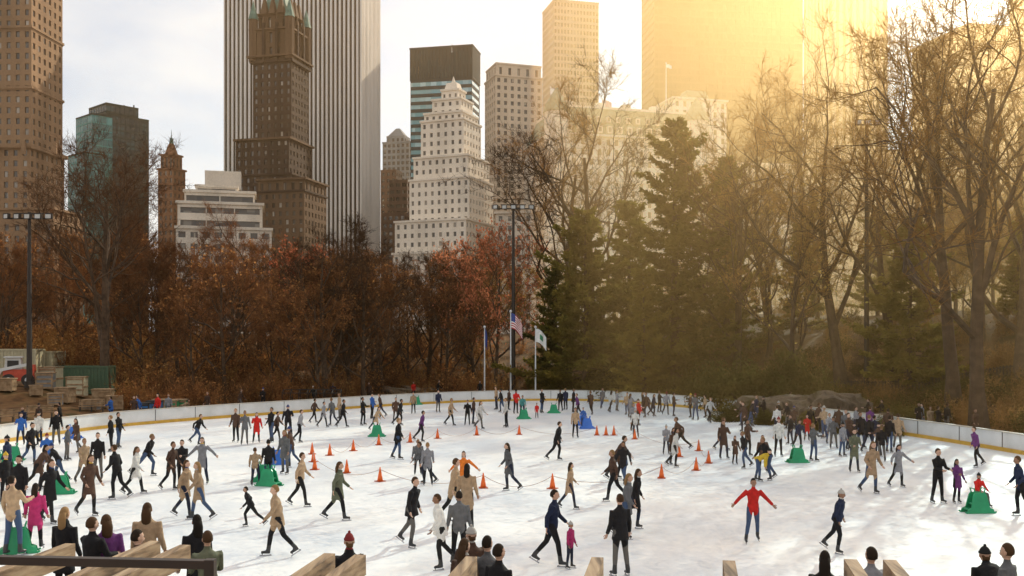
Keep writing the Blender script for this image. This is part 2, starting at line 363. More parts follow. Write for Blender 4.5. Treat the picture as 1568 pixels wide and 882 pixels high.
def bush(seed,n=12000):
    rng=np.random.default_rng(seed); B=MB(); cs=rng.normal(size=(26,3)); cs/=np.linalg.norm(cs,axis=1)[:,None]; cs*=rng.uniform(.35,.9,(26,1)); cs[:,2]=abs(cs[:,2])*.95
    id=rng.integers(0,26,n); q=rng.normal(size=(n,3)); q/=np.linalg.norm(q,axis=1)[:,None]; rr=.34*rng.uniform(.45,1.08,(n,1))
    p=cs[id]+q*rr; p[:,2]=np.maximum(p[:,2],0)
    leaves(B,p,rng.uniform(.035,.085,n),1,rng,asp=.6)
    for z in range(8): B.tube([[0,0,-.1],cs[z]*.5,cs[z]],[.05,.03,.01],4,0,cap=False)
    return B.mesh('evergreen_bush_mesh',[m_bark,m_ever])
BU=[bush(1),bush(2)]
rng=random.Random(7)
def place(name,meshes,px,d,sc=1,par=None,dz=0,k=None):
    x=(px-784)/F*d; me=meshes[k] if k is not None else rng.choice(meshes)
    return inst(name,me,(x,d,H(x,d)+dz),rng.uniform(0,6.28),sc,par)
def topsc(px,d,ytop,h):
    x=(px-784)/F*d; z=H0+(YH-ytop)/F*d; return (z-H(x,d))/h
for px,d,yt,kk in [(160,88,240,0),(205,104,285,1),(345,102,352,1),(500,90,372,0),(655,112,405,0),(520,110,395,1)]:
    place('bare_tree',BL,px,d,topsc(px,d,yt,23),k=kk)
for px,d,yt,kk in [(905,112,168,3),(870,116,200,0),(1290,86,125,1),(1500,60,15,0),(1460,68,60,2),(1180,112,185,1),(1565,72,60,3),(1250,126,150,2),(1375,84,190,1),(1125,96,232,3),(1560,100,90,2),(1420,110,120,1)]:
    place('bare_tree',BG,px,d,topsc(px,d,yt,23),k=kk)
for q in range(64):
    px=rng.uniform(-120,730); d=rng.uniform(88,150) if px>150 else rng.uniform(98,150)
    yt=rng.uniform(375,470)-(35 if px<260 else 0)
    place('bare_tree',SM,px,d,max(.5,topsc(px,d,yt,11)))
for q in range(30):
    px=rng.uniform(1060,1700); d=rng.uniform(80,140); yt=rng.uniform(290,430)
    place('bare_tree',SG if rng.random()<.85 else SM,px,d,max(.5,topsc(px,d,yt,11)))
for q in range(9):
    px=rng.uniform(700,1050); d=rng.uniform(122,150); place('bare_tree',SG,px,d,topsc(px,d,rng.uniform(400,450),11))
for px,d,yt in [(758,104,365),(728,110,392),(484,98,392)]:
    inst('red_leaf_tree',RED,((px-784)/F*d,d,H((px-784)/F*d,d)),px,topsc(px,d,yt,9)*np.array([.8,.8,1]))
dl=empty('distant_tree_line')
for q in range(50):
    px=-200+1950*(q+rng.random())/50; d=rng.uniform(160,230); x=(px-784)/F*d
    inst('distant_tree',rng.choice([SM[0],SM[2],SM[4]] if px<750 else SG),(x,d,H(x,d)),rng.uniform(0,6.28),topsc(px,d,rng.uniform(405,445),11),dl)
for px,d,yt,kk,h in [(1035,96,182,0,22),(895,98,322,1,15),(1112,104,240,0,22),(965,106,310,2,13),(1395,80,335,1,15),(1560,84,340,1,15),(1225,108,345,2,13),(850,103,410,2,13),(1345,118,320,1,15),(985,92,415,2,13)]:
    place('pine_tree',PINE,px,d,topsc(px,d,yt,h),k=kk)
for px,d,w,hh in [(1140,80,4.4,4.8),(1215,82,3.6,5),(1095,84,3,4),(930,97,4.4,3.8),(1000,95,5,3.4),(960,100,4,3.8),(870,100,4,3),(1055,90,3,2.8),(1385,66,2.4,1.8),(1310,60.5,1.8,1.2),(225,93,2.4,2),(1120,70,1.8,1.3),(1480,74,3,2),(1180,67,1.6,1.3),(1255,63,1.8,1.4),(1150,72,1.6,1.6),(1345,60,1.8,1.3)]:
    place('evergreen_bush',BU,px,d,(w,w*.9,hh),dz=-.2)
ug=empty('undergrowth')
for q in range(560):
    px=rng.uniform(1000,1700) if q%4==0 else (rng.uniform(-150,1750) if q%2 else rng.uniform(-100,780))
    for tr in range(40):
        d=rng.uniform(58,135); x=(px-784)/F*d; s=float(sdist(np.array([x]),np.array([d]))[0])
        if s>5.6 and (q%3 or s<20) and (q%4 or s<24) and not (px<195 and d<93): break
    else: continue
    inst('shrub',rng.choice(SH[3:] if px>800 else SH[:4]),(x,d,H(x,d)),rng.uniform(0,6.28),(rng.uniform(.6,1.2) if s<18 else rng.uniform(1.0,1.7)) if px<780 else rng.uniform(.45,.95),ug)
g=np.random.default_rng(5); k=26000; px=np.concatenate([g.uniform(250,700,k//2),g.uniform(700,1700,k-k//2)]); d=g.uniform(58,112,k); x=(px-784)/F*d; s=sdist(x,d); ok=(s>4.8)&(s<16+8*np.sin(x)); x=x[ok];d=d[ok]
p=np.stack([x,d,hgt(x,d)-.05],1); dd=g.normal(size=p.shape)*.35+np.array([0,0,1.])
B=MB(); spikes(B,p,dd,g.uniform(.2,.95,len(p)),np.full(len(p),.02),0); B.obj('dry_grass',[m_grass])
m_rock=noisemat('schist',(.045,.034,.025),(.17,.12,.08),.9,.9,1,12,c3=(.08,.065,.03))
def rock(px,d,sx,sy,sz,seed,rz=0):
    g=np.random.default_rng(seed); ph=g.uniform(0,6,9)
    def fn(v):
        k=1+.18*np.sin(v[:,0]*3+ph[0])*np.cos(v[:,1]*3.4+ph[1])+.12*np.sin(v[:,0]*7+v[:,2]*5+ph[2])+.08*np.sin(v[:,1]*13+v[:,0]*9+ph[3])+.05*np.sign(np.sin(v[:,2]*16+v[:,0]*5+ph[4]))+g.normal(size=len(v))*.012
        v=v*k[:,None]; v[:,2]=np.where(v[:,2]>.6,.6+(v[:,2]-.6)*.4,v[:,2]); return v
    B=MB(); B.ball((0,0,0),(sx,sy,sz),44,26,0,fn); x=(px-784)/F*d
    o=B.obj('rock_outcrop',[m_rock],False,(x,d,H(x,d)-sz*.3)); o.rotation_euler=(0,rad(g.uniform(-12,12)),rz)
for a in [(1192,74,3.6,2.8,3.4,1),(1272,71,2.8,2.4,4.2,2),(1235,70,1.8,1.8,2.0,3),(1345,66,1.9,1.6,1.7,4),(1460,60,1.6,1.3,1.0,5),(660,104,4,2.5,1.5,6),(600,101,3.0,2,1.3,7),(690,108,4,2,1.9,8),(1535,58,1.5,1.2,.8,10),(560,98,2,1.3,.8,11)]: rock(*a)
# ---------------------------------------------------------------- buildings
W={}
def wm(key,c,**k):
    if key not in W: W[key]=wallmat('wall_'+key,c,**k)
    return W[key]
g_dark=glassmat('window_dark',(.012,.013,.016),(.28,.24,.19),thr=.86)
g_warm=glassmat('window_mixed',(.03,.03,.03),(.35,.3,.24),thr=.75)
g_sh=glassmat('window_sherry',(.02,.02,.022),(.5,.45,.38),thr=.8)
g_teal=glassmat('glass_teal',(.015,.12,.11),(.10,.34,.31),(3,3,3.6),.6,.15,.6)
g_tealdk=glassmat('glass_dark_teal',(.004,.012,.014),(.02,.06,.06),(3,3,3.6),.7,.2,.4)
g_gm=glassmat('glass_bronze',(.008,.008,.01),(.04,.035,.03),(1.5,1.5,3.8),.8,.25,.3)
m_copper=noisemat('copper_green',(.06,.14,.11),(.16,.28,.22),.5,.7); m_roofd=plain('roof_dark',(.06,.055,.05))
def facade(B,o,u,L,z0,z1,nrm,bay,fl,ww,wh,dep,mw=0,mg=1):
    nb=max(1,round(L/bay)); nf=max(1,round((z1-z0)/fl)) if fl else 1
    bw=L/nb; fh=(z1-z0)/nf
    I,J=np.meshgrid(np.arange(nb),np.arange(nf)); I=I.ravel()*bw; J=J.ravel()*fh+z0
    mx=bw*(1-ww)/2; mz=fh*(1-wh)/2
    def pt(a,z,dp): return o[None]+u[None]*a[:,None]+np.array([0,0,1.])*z[:,None]-nrm[None]*dp
    vs=[pt(I,J,0),pt(I+bw,J,0),pt(I+bw,J+fh,0),pt(I,J+fh,0)]
    for dp in(0,dep): vs+=[pt(I+mx,J+mz,dp),pt(I+bw-mx,J+mz,dp),pt(I+bw-mx,J+fh-mz,dp),pt(I+mx,J+fh-mz,dp)]
    v=np.stack(vs,1).reshape(-1,3); q=np.arange(len(I))[:,None]*12
    fs=[[0,1,5,4],[1,2,6,5],[2,3,7,6],[3,0,4,7],[4,5,9,8],[5,6,10,9],[6,7,11,10],[7,4,8,11]]
    f=np.concatenate([q+np.array([a]) for a in fs]+[q+np.array([[8,9,10,11]])]); m=np.concatenate([np.full(len(I)*8,mw),np.full(len(I),mg)])
    B.add(v,f,m)
def tier(B,xl,xr,yt,yb,d,rot,asp,bay,fl,ww,wh,dep=.35,cor=.0,mw=0,mg=1,zb=None,cm=0,par=.8):
    S=(xr-xl)/F*d; t=((xl+xr)/2-784)/F; c,s=math.cos(rot),math.sin(rot)
    w=S/(abs(c-t*s)+asp*abs(-s-t*c)); D=asp*w
    cx,cy=t*d,d
    z0=H0+(YH-yb)/F*d if zb is None else zb; z1=H0+(YH-yt)/F*d
    u=np.array([c,s,0]);v=np.array([-s,c,0]); C=np.array([cx,cy,0])
    for (e,n_,L,M) in ((u,-v,w,D),(v,u,D,w),(-u,v,w,D),(-v,-u,D,w)):
        o=C-e*L/2+n_*M/2
        if n_@(np.array([0,0,0])-(C+n_*M/2))>-.15*d: facade(B,o,e,L,z0,z1,n_,bay,fl,ww,wh,dep,mw,mg)
        else:
            B.add([o+[0,0,z0],o+e*L+[0,0,z0],o+e*L+[0,0,z1],o+[0,0,z1]],[0,1,2,3],mw)
    if cor is not None:
        B.box((cx,cy,z1+par/2),(w+cor*2+.1,D+cor*2+.1,par),cm,rot)
    return cx,cy,z0,z1,w,D
def roofbits(B,cx,cy,z,w,D,rot,m,seed=0):
    g=random.Random(seed)
    for q in range(4):
        a,b_=g.uniform(-.3,.3)*w,g.uniform(-.3,.3)*D; x=cx+a*math.cos(rot)-b_*math.sin(rot);y=cy+a*math.sin(rot)+b_*math.cos(rot)
        hh=g.uniform(1.5,4.5); B.box((x,y,z+hh/2),(g.uniform(.12,.3)*w,g.uniform(.12,.3)*D,hh),m,rot)
R_=rad
B=MB(); wl=wm('tan_brick',(.29,.18,.105),stain=.35)
tier(B,-75,98,-70,236,330,R_(-4),.7,3.1,3.5,.42,.55,cor=.4)
tier(B,-82,101,236,330,332,R_(-4),.75,3.1,3.5,.42,.55,cor=.9,par=1.2)
tier(B,-90,130,328,600,325,R_(-4),.5,3.4,3.7,.42,.55,cor=.6)
for y in (60,150): tier(B,-76,99,y-2,y,330,R_(-4),.705,40,9,.01,.01,cor=.25)
for q in range(4): 
    p=P(-60+q*48,236,318); B.box(p+[0,0,2],(1.2,.8,4),0)
B.obj('brick_apartment_tower',[wl,g_sh])
B=MB(); rr=R_(-42)
tier(B,128,228,186,600,520,rr,.9,2.6,3.6,.9,.8,.12,mw=0)
tier(B,116,172,182,600,490,rr,.6,2.6,3.6,.93,.84,.12,mw=2,mg=3)
tier(B,136,212,168,190,520,rr,.9,2.6,3.6,.9,.8,.12)
tier(B,104,160,240,600,480,rr,.6,2.6,3.6,.93,.84,.12,mw=2,mg=3)
for x in (150,170,190,205): B.tube([P(x,170,520),P(x,161,520)],.35,5,0)
B.obj('glass_office_tower',[wm('darkteal',(.012,.03,.03)),g_tealdk,wm('teal',(.08,.28,.25)),g_teal])
B=MB(); wb=wm('brown_brick',(.26,.12,.06)); 
tier(B,242,284,262,600,480,R_(-20),1,2.8,3.5,.4,.6,cor=.5)
cx,cy,z0,z1,w,D=tier(B,246,279,240,262,480,R_(-20),1,2.4,5,.45,.7,cor=.4)
B.box((cx,cy,z1+3.2),(w*.7,D*.7,6),0,R_(-20),.35); B.box((cx,cy,z1+7.4),(1.6,1.6,3),2,R_(-20),.6); B.tube([[cx,cy,z1+8],[cx,cy,z1+13]],[.3,.05],5,2)
B.obj('brick_spire_tower',[wb,g_warm,m_copper])
B=MB(); ww_=wm('white_band',(.66,.58,.48))
tier(B,272,418,356,600,300,R_(14),.6,3.4,3.5,.6,.5,cor=.35)
tier(B,274,404,318,356,302,R_(14),.6,9,3.6,.97,.45,.8,cor=.5)
tier(B,284,392,300,318,304,R_(14),.6,9,3.5,.97,.5,.5,cor=.4)
tier(B,300,365,290,300,305,R_(14),.6,9,9,.9,.6,.3,cor=.2)
tier(B,314,370,268,292,345,R_(14),.6,20,20,.01,.01)
B.obj('white_apartment_building',[ww_,g_dark])
B=MB(); 
tier(B,345,585,-80,640,520,R_(-9),.45,2.3,0,.56,.996,1.1,cor=.1)
B.obj('marble_skyscraper',[wm('marble',(.74,.69,.63),stain=.12),g_gm])
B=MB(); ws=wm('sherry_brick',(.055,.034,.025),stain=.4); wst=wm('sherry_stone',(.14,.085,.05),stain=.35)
r5=R_(-14)
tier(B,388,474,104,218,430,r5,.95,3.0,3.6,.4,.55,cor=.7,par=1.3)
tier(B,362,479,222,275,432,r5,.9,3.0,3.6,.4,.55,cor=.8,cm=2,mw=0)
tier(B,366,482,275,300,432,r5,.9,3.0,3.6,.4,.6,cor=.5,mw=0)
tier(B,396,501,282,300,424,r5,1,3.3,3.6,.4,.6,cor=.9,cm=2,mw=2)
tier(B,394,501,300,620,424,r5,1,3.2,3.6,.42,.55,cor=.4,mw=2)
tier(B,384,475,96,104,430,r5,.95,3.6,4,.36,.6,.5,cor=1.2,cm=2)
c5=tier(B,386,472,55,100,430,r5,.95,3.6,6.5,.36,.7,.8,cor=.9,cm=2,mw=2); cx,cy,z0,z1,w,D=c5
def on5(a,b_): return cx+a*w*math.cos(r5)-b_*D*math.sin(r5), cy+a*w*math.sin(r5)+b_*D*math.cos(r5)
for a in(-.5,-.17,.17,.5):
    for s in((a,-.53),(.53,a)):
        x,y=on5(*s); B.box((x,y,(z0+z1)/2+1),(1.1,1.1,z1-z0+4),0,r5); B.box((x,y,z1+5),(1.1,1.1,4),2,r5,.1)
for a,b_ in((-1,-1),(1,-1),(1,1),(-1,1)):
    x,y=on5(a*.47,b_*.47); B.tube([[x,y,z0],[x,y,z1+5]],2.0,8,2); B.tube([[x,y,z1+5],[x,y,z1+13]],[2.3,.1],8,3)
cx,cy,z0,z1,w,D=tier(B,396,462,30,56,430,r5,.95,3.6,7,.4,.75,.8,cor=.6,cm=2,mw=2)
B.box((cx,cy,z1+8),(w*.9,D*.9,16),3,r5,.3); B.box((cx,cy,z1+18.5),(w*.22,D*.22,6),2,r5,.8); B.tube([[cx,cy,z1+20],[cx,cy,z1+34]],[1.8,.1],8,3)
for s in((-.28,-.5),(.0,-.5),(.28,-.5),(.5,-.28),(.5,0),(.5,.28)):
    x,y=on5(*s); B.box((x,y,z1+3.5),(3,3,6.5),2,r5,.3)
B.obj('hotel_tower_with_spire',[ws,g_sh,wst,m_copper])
B=MB(); tier(B,586,640,222,600,620,R_(-15),.8,3,3.6,.6,.6,cor=.2); c_=tier(B,592,628,212,222,622,R_(-15),.8,3,3.6,.5,.6); B.box((c_[0],c_[1],c_[3]+3),(c_[4],c_[5],6),0,R_(-15),.2)
B.obj('grey_office_building',[wm('greyb',(.25,.25,.25)),g_dark])
B=MB(); tier(B,583,616,264,600,560,R_(-15),1,3,3.5,.5,.5); tier(B,596,634,280,600,500,R_(-15),1,3,3.5,.7,.5); tier(B,585,634,330,600,450,R_(-15),1,3,3.5,.6,.5); B.obj('brown_office_building',[wm('brown2',(.11,.065,.045)),g_dark])
B=MB(); rt=R_(-12); tier(B,629,735,128,640,560,rt,.5,40,4.2,.99,.55,.2,cor=.0)
tier(B,628,736,80,128,560,rt,.5,2.0,20,.3,.9,.25,cor=.2,mw=2,mg=3)
B.obj('ribbon_window_tower',[wm('slate',(.04,.055,.065)),glassmat('glass_blue',(.14,.36,.42),(.4,.6,.65),(3,3,4.2),.6,.1,.8),wm('slatedk',(.02,.038,.045)),g_tealdk])
B=MB(); wc=wm('cream_brick',(.76,.66,.54),stain=.15); r9=R_(-22)
A9=dict(bay=3.0,fl=3.5,ww=.38,wh=.5)
def t9(xl,xr,yt,yb,d=400,asp=.9,**k):
    kk=dict(A9); kk.update(k); return tier(B,xl,xr,yt,yb,d,r9,asp,kk['bay'],kk['fl'],kk['ww'],kk['wh'],.35,cor=kk.get('cor',.35))
c_=t9(676,713,142,160); B.box((c_[0],c_[1],c_[3]+2),(c_[4]*.8,c_[5]*.8,3.2),0,r9,.7); B.tube([[c_[0],c_[1],c_[3]+3],[c_[0],c_[1],c_[3]+6.5]],[1.2,.1],8,0)
t9(662,724,158,182); t9(650,732,180,250,fl=4.2,ww=.42,wh=.66); t9(645,737,192,640)
t9(634,750,248,640,398); t9(628,756,282,640,396)
t9(606,758,345,640,392); t9(602,700,392,640,385)
B.obj('stepped_white_tower',[wc,g_warm])
B=MB(); tier(B,742,830,126,600,470,R_(18),.75,3.4,3.5,.45,.55,cor=.3); 
c_=tier(B,744,828,108,140,470,R_(18),.74,4,14,.3,.75,.6,cor=.2); B.obj('beige_office_tower',[wm('beige',(.6,.48,.36),stain=.15),g_warm])
B=MB(); c_=tier(B,830,916,14,640,560,R_(14),.9,1.9,3.7,.62,.6,.3,cor=.15); B.obj('grey_grid_skyscraper',[wm('warmgrey',(.42,.37,.31),stain=.1),g_dark])
B=MB(); c_=tier(B,981,1228,-70,640,520,R_(8),.3,2.4,3.7,.86,.7,.15,cor=.2,mw=0); B.obj('dark_glass_skyscraper',[wm('darkbrown',(.04,.03,.025)),g_gm])
B=MB(); c_=tier(B,1229,1358,-60,640,600,R_(10),.8,4.4,0,.5,.996,1.0,cor=.2); B.obj('striped_stone_skyscraper',[wm('pinkstone',(.5,.38,.3)),g_gm])
B=MB(); c_=tier(B,1395,1600,72,640,450,R_(12),.5,3.4,3.6,.4,.5,.35,cor=.6); tier(B,1440,1600,52,74,455,R_(12),.5,3.4,3.6,.4,.5); roofbits(B,c_[0],c_[1],c_[3],c_[4],c_[5],R_(12),0,3)
B.obj('stone_apartment_building',[wm('stone14',(.33,.26,.2)),g_warm])
B=MB(); tier(B,1545,1700,-40,640,560,R_(6),.5,3.4,3.6,.4,.5); B.obj('stone_skyscraper',[wm('stone15',(.35,.28,.22)),g_warm])
B=MB(); wp=wm('plaza_white',(.74,.64,.52),stain=.12); rp=R_(16)
cx,cy,z0,z1,w,D=tier(B,800,1072,226,640,380,rp,.6,3.3,3.7,.42,.6,.4,cor=1.0)
def onp(a,b_,z): return (cx+a*w*math.cos(rp)-b_*D*math.sin(rp), cy+a*w*math.sin(rp)+b_*D*math.cos(rp), z)
B.box(onp(0,0,z1+.8+5),(w*.995,D*.99,10),2,rp,.86); B.box(onp(0,0,z1+11.2),(w*.86,D*.84,1),0,rp)
for q in range(15):
    a=-.46+.92*q/14
    for zz,sc in((z1+2.6,1),(z1+6.6,.8)):
        B.box(onp(a,-.5+.01*(1 if sc==1 else 5),zz),(1.9*sc,2.2,2.6*sc),0,rp); B.box(onp(a,-.5-1.16/D+.01*(1 if sc==1 else 5),zz),(1.1*sc,.1,1.7*sc),1,rp)
        B.box(onp(a,-.5+.01*(1 if sc==1 else 5),zz+1.3*sc+.5),(2.2*sc,2.3,1),2,rp,.1)
for a in(-.47,.47):
    x,y,z=onp(a,-.47,0); B.tube([[x,y,z0],[x,y,z1+8]],4.4,12,0); B.tube([[x,y,z1+8],[x,y,z1+11],[x,y,z1+17]],[4.8,3.9,.3],12,2)
for a in(-.3,-.08,.1,.3): B.box(onp(a,.0,z1+13.5),(3,3,6),0,rp)
for z in(z1-16,z1-34): B.box(onp(0,0,z),(w+.7,D+.7,.7),0,rp)
c2=tier(B,1008,1112,160,640,420,rp,.6,3.3,3.7,.42,.6,.4,cor=.6)
B.box((c2[0],c2[1]-3,c2[3]+2.4),(c2[4]*.5,c2[5]*.5,4),2,rp,.7)
B.obj('grand_hotel',[wp,g_warm,m_copper,m_roofd])
B=MB(); tier(B,760,850,330,640,372,R_(-8),.6,3.2,3.6,.4,.55,.35,cor=.6); tier(B,1060,1240,260,640,360,R_(10),.5,3.2,3.6,.4,.55,.35,cor=.6); B.obj('cream_apartment_building',[wm('cream2',(.65,.55,.44)),g_warm])
B=MB(); tier(B,1225,1420,240,640,420,R_(8),.5,3.2,3.6,.4,.55,.35,cor=.6); B.obj('tan_apartment_building',[wm('tan3',(.42,.32,.24)),g_warm])
B=MB(); tier(B,-260,-92,250,640,380,R_(-4),.5,3.2,3.6,.4,.55,.35,cor=.6); tier(B,-420,-270,150,640,420,R_(-4),.5,3.2,3.6,.4,.55,.35,cor=.6); B.obj('limestone_apartment_building',[wm('lime',(.45,.38,.3)),g_warm])
# ---------------------------------------------------------------- flags and poles
m_pole=plain('pole_white',(.8,.8,.79),.3); m_fr=plain('flag_red',(.5,.03,.04)); m_fw=plain('flag_white',(.8,.8,.78)); m_fb=plain('flag_blue',(.03,.06,.25)); m_fg=plain('flag_green',(.05,.25,.12))
def flagpole(name,base,h,fw,fh,kind,r=.06,droop=.5,ang=0):
    B=MB(); B.tube([[0,0,0],[0,0,h*.5],[0,0,h]],[r,r*.8,r*.5],8,0); B.ball((0,0,h+r),r*1.6,8,6,0)
    B.tube([[0,0,0],[0,0,.25]],[r*2.4,r*2],8,0)
    nu,nv=16,13; vs=[]
    for a in range(nv+1):
        for c in range(nu+1):
            u=c/nu; v=a/nv; x=u*fw; vs.append([math.cos(ang)*x*(1-.35*droop)+.04, math.sin(ang)*x+.1*fw*math.sin(u*9+v*2)*u, h-.1*h*.1-fh*v-droop*fw*u*u*.8])
    fs=[];ms=[]
    for a in range(nv):
        for c in range(nu):
            fs.append([a*(nu+1)+c,a*(nu+1)+c+1,(a+1)*(nu+1)+c+1,(a+1)*(nu+1)+c])
            if kind=='us': ms.append(3 if (a<7 and c<6) else (1 if a%2==0 else 2))
            elif kind=='park': ms.append(4 if (c-8)**2+(a-6)**2<9 else 2)
            elif kind=='blue': ms.append(3)
            else: ms.append(2)
    B.add(vs,fs,ms); return B.obj(name,[m_pole,m_fr,m_fw,m_fb,m_fg],False,base)
def gp(px,d): x=(px-784)/F*d; return (x,d,H(x,d))
def polefit(name,px,d,yt,fw,fh,kind,dr,r=.085):
    bx=gp(px,d); flagpole(name,bx,H0+(YH-yt)/F*d-bx[2],fw,fh,kind,r,dr)
polefit('flagpole',742,98,502,.5,1.6,'blue',1.6); polefit('flagpole',782,97.5,478,1.6,1.5,'us',.9); polefit('flagpole',820,97,502,1.4,1.3,'park',.8)
for px,py,d,hh,fw,kd in [(1020,160,415,17,2.5,'white'),(843,190,385,14,4,'white'),(922,185,380,8,4,'us'),(692,80,550,4,5,'us')]:
    p=P(px,py,d); flagpole('roof_flagpole',p,hh if kd!='us' or px<900 else 8,fw,fw*.6,kd,.22,.3)
m_mast=plain('mast_brown',(.03,.022,.018),.6); m_lens=plain('lens',(.5,.5,.48),.2)
def mast(name,px,d,yt,arm,n):
    x,y,z=gp(px,d); h=H0+(YH-yt)/F*d-z; B=MB()
    B.tube([[0,0,0],[0,0,h*.5],[0,0,h]],[.24,.18,.12],10,0); B.tube([[0,0,0],[0,0,.5]],[.4,.36],10,0)
    B.beam([-arm,0,h-.5],[arm,0,h-.5],.12,.12,0); B.beam([-arm*.7,0,h-.1],[arm*.7,0,h-.1],.08,.08,0)
    for q in range(n):
        a=-arm+2*arm*q/(n-1); B.box((a,-.25,h-.35),(.5,.35,.42),0,.2*(q-n/2)); B.box((a,-.44,h-.38),(.4,.04,.32),1,.2*(q-n/2)); B.tube([[a,0,h-.5],[a,-.15,h-.4]],.04,5,0)
    B.obj(name,[m_mast,m_lens],False,(x,y,z))
mast('floodlight_mast',786,99.5,312,1.8,5); mast('floodlight_mast',45,80,325,1.7,5); mast('floodlight_mast',1327,84,182,.8,3)
B=MB(); px_=np.linspace(1180,1640,90)
pr=None
for px in px_:
    d=88-(px-1180)/460*18; x,y,z=gp(px,d); B.beam([x,y,z-.1],[x,y,z+1.3],.05,.05,0)
    if pr is not None: 
        for o in(.25,1.15): B.beam([pr[0],pr[1],pr[2]+o],[x,y,z+o],.04,.05,0)
        for t in(.25,.5,.75): q=[pr[0]*(1-t)+x*t,pr[1]*(1-t)+y*t,pr[2]*(1-t)+z*t]; B.beam([q[0],q[1],q[2]+.1],[q[0],q[1],q[2]+1.25],.025,.025,0)
    pr=(x,y,z)
B.obj('iron_fence',[m_dk])
# ---------------------------------------------------------------- service yard, left
m_cg=plain('container_green',(.06,.11,.06),.5); m_cc=plain('container_cream',(.5,.45,.3),.5)
def container(px,d,L,Wd,Hh,rot,m,name):
    B=MB(); B.box((0,0,Hh/2),(L,Wd,Hh-.2),0)
    for q in range(int(L/.3)): 
        for s in(-1,1): B.box((-L/2+.2+q*.3,s*(Wd/2+.02),Hh/2),(.14,.06,Hh-.4),0)
    for z in(.06,Hh-.06):
        for s in(-1,1): B.box((0,s*(Wd/2+.03),z),(L+.1,.14,.14),0); B.box((s*(L/2+.03),0,z),(.14,Wd+.1,.142),0)
    for a in(-1,1):
        for c in(-1,1): B.box((a*(L/2+.02),c*(Wd/2+.02),Hh/2),(.15,.15,Hh+.02),0)
    for q in(-.5,-.2,.2,.5): B.tube([[-L/2-.1,q*Wd*.7,.2],[-L/2-.1,q*Wd*.7,Hh-.2]],.03,5,1)
    x,y,z=gp(px,d); o=B.obj(name,[m,m_dk],False,(x,y,z+.0)); o.rotation_euler=(0,0,rot)
container(130,88,4.4,2.3,2.4,.12,m_cg,'storage_container'); container(32,94,3.4,2.3,2.4,.1,m_cc,'storage_container'); container(62,97,3.6,2.3,2.2,-.1,m_cc,'storage_container')
def loader(px,d):
    B=MB(); B.box((0,0,.75),(1.9,1.2,.8),0); B.box((.35,0,1.5),(1.1,1.1,.85),1,0,.85); B.box((.35,0,1.98),(1.15,1.15,.08),2); B.box((-.75,0,1.25),(.5,1.1,.4),0,0,.8)
    for s in(-1,1):
        B.box((.35,s*.53,1.5),(.7,.03,.5),3)
        for a in(-.6,.6): B.tube([[a,s*.55,.42],[a,s*.85,.42]],.42,16,3); B.tube([[a,s*.86,.42],[a,s*.88,.42]],.2,10,2)
        B.beam([-.7,s*.65,1.5],[1.2,s*.65,1.1],.1,.2,2); B.beam([1.2,s*.65,1.1],[1.6,s*.65,.4],.1,.18,2)
    B.add([[1.6,-.85,.1],[1.6,.85,.1],[2.3,.85,.08],[2.3,-.85,.08],[1.55,-.85,.8],[1.55,.85,.8]],[[0,1,2,3],[0,1,5,4]],3)
    x,y,z=gp(px,d); o=B.obj('skid_steer_loader',[plain('loader_red',(.6,.08,.04),.4),plain('loader_cab',(.6,.58,.54),.4),m_white,m_dk],False,(x,y,z)); o.rotation_euler=(0,0,rad(200)); o.scale=(1.2,)*3
loader(30,82)
m_wood=noisemat('wood',(.2,.12,.06),(.42,.29,.17),3,.8,.3)
m_bin=plain('bin_blue',(.03,.16,.4),.4); m_bing=plain('bin_green',(.04,.3,.12),.4); m_bg=plain('boxgrey',(.2,.2,.2))
def crate(px,d,w,h,m,name,rot=0):
    B=MB(); B.box((0,0,h/2),(w,w*.8,h-.1),0)
    for q in range(4): B.box((0,-w*.4-.02,.12+q*(h-.2)/3.2),(w+.04,.04,.12),1)
    for s in(-1,1): B.box((s*w*.46,-w*.4-.05,h/2),(.1,.03,h),1); B.box((s*(w/2+.02),0,h/2),(.04,w*.8,.14),1)
    B.box((0,0,h),(w+.12,w*.8+.12,.08),1,0)
    x,y,z=gp(px,d); o=B.obj(name,[m,m_wood if m!=m_bin else m_dk],False,(x,y,z)); o.rotation_euler=(0,0,rot)
crate(158,80,1.5,1.5,m_wood,'wooden_crate',.2); crate(100,78,1.2,1.2,m_wood,'wooden_crate',-.2); crate(118,82,1.4,1.6,m_cc,'equipment_box',.1); crate(85,76,1.0,.9,m_bg,'equipment_box',.3)
for a in ((70,81,1.3,1.3,m_bg,'equipment_box',.2),(78,84,1.5,1.9,m_cc,'equipment_box',-.1),(10,78,1.2,1.0,m_wood,'wooden_crate',.1),(140,76,1.1,.8,m_bg,'equipment_box',0),(176,79,1.2,1.1,m_wood,'wooden_crate',.4),(55,78,.9,.8,m_wood,'wooden_crate',.5)): crate(*a)
for px,d,c in((220,73,m_bin),(237,75,m_bin),(262,76,m_bing),(276,77,m_bing),(246,77,m_bing)): crate(px,d,1.0,1.1,c,'recycling_bin',.1)
B=MB()
for q in range(8):
    x=q*.7; B.tube([[x,0,0],[x,0,1.3],[x,.6,1.5]],.03,5,0); B.tube([[x,.6,1.5],[x,.9,0]],.03,5,0)
for z in(.4,1.25): B.beam([0,0,z],[4.9,0,z],.05,.05,0)
B.beam([0,.6,1.5],[4.9,.6,1.5],.06,.06,0)
x,y,z=gp(432,84); B.obj('metal_barrier',[m_dk],False,(x,y,z))
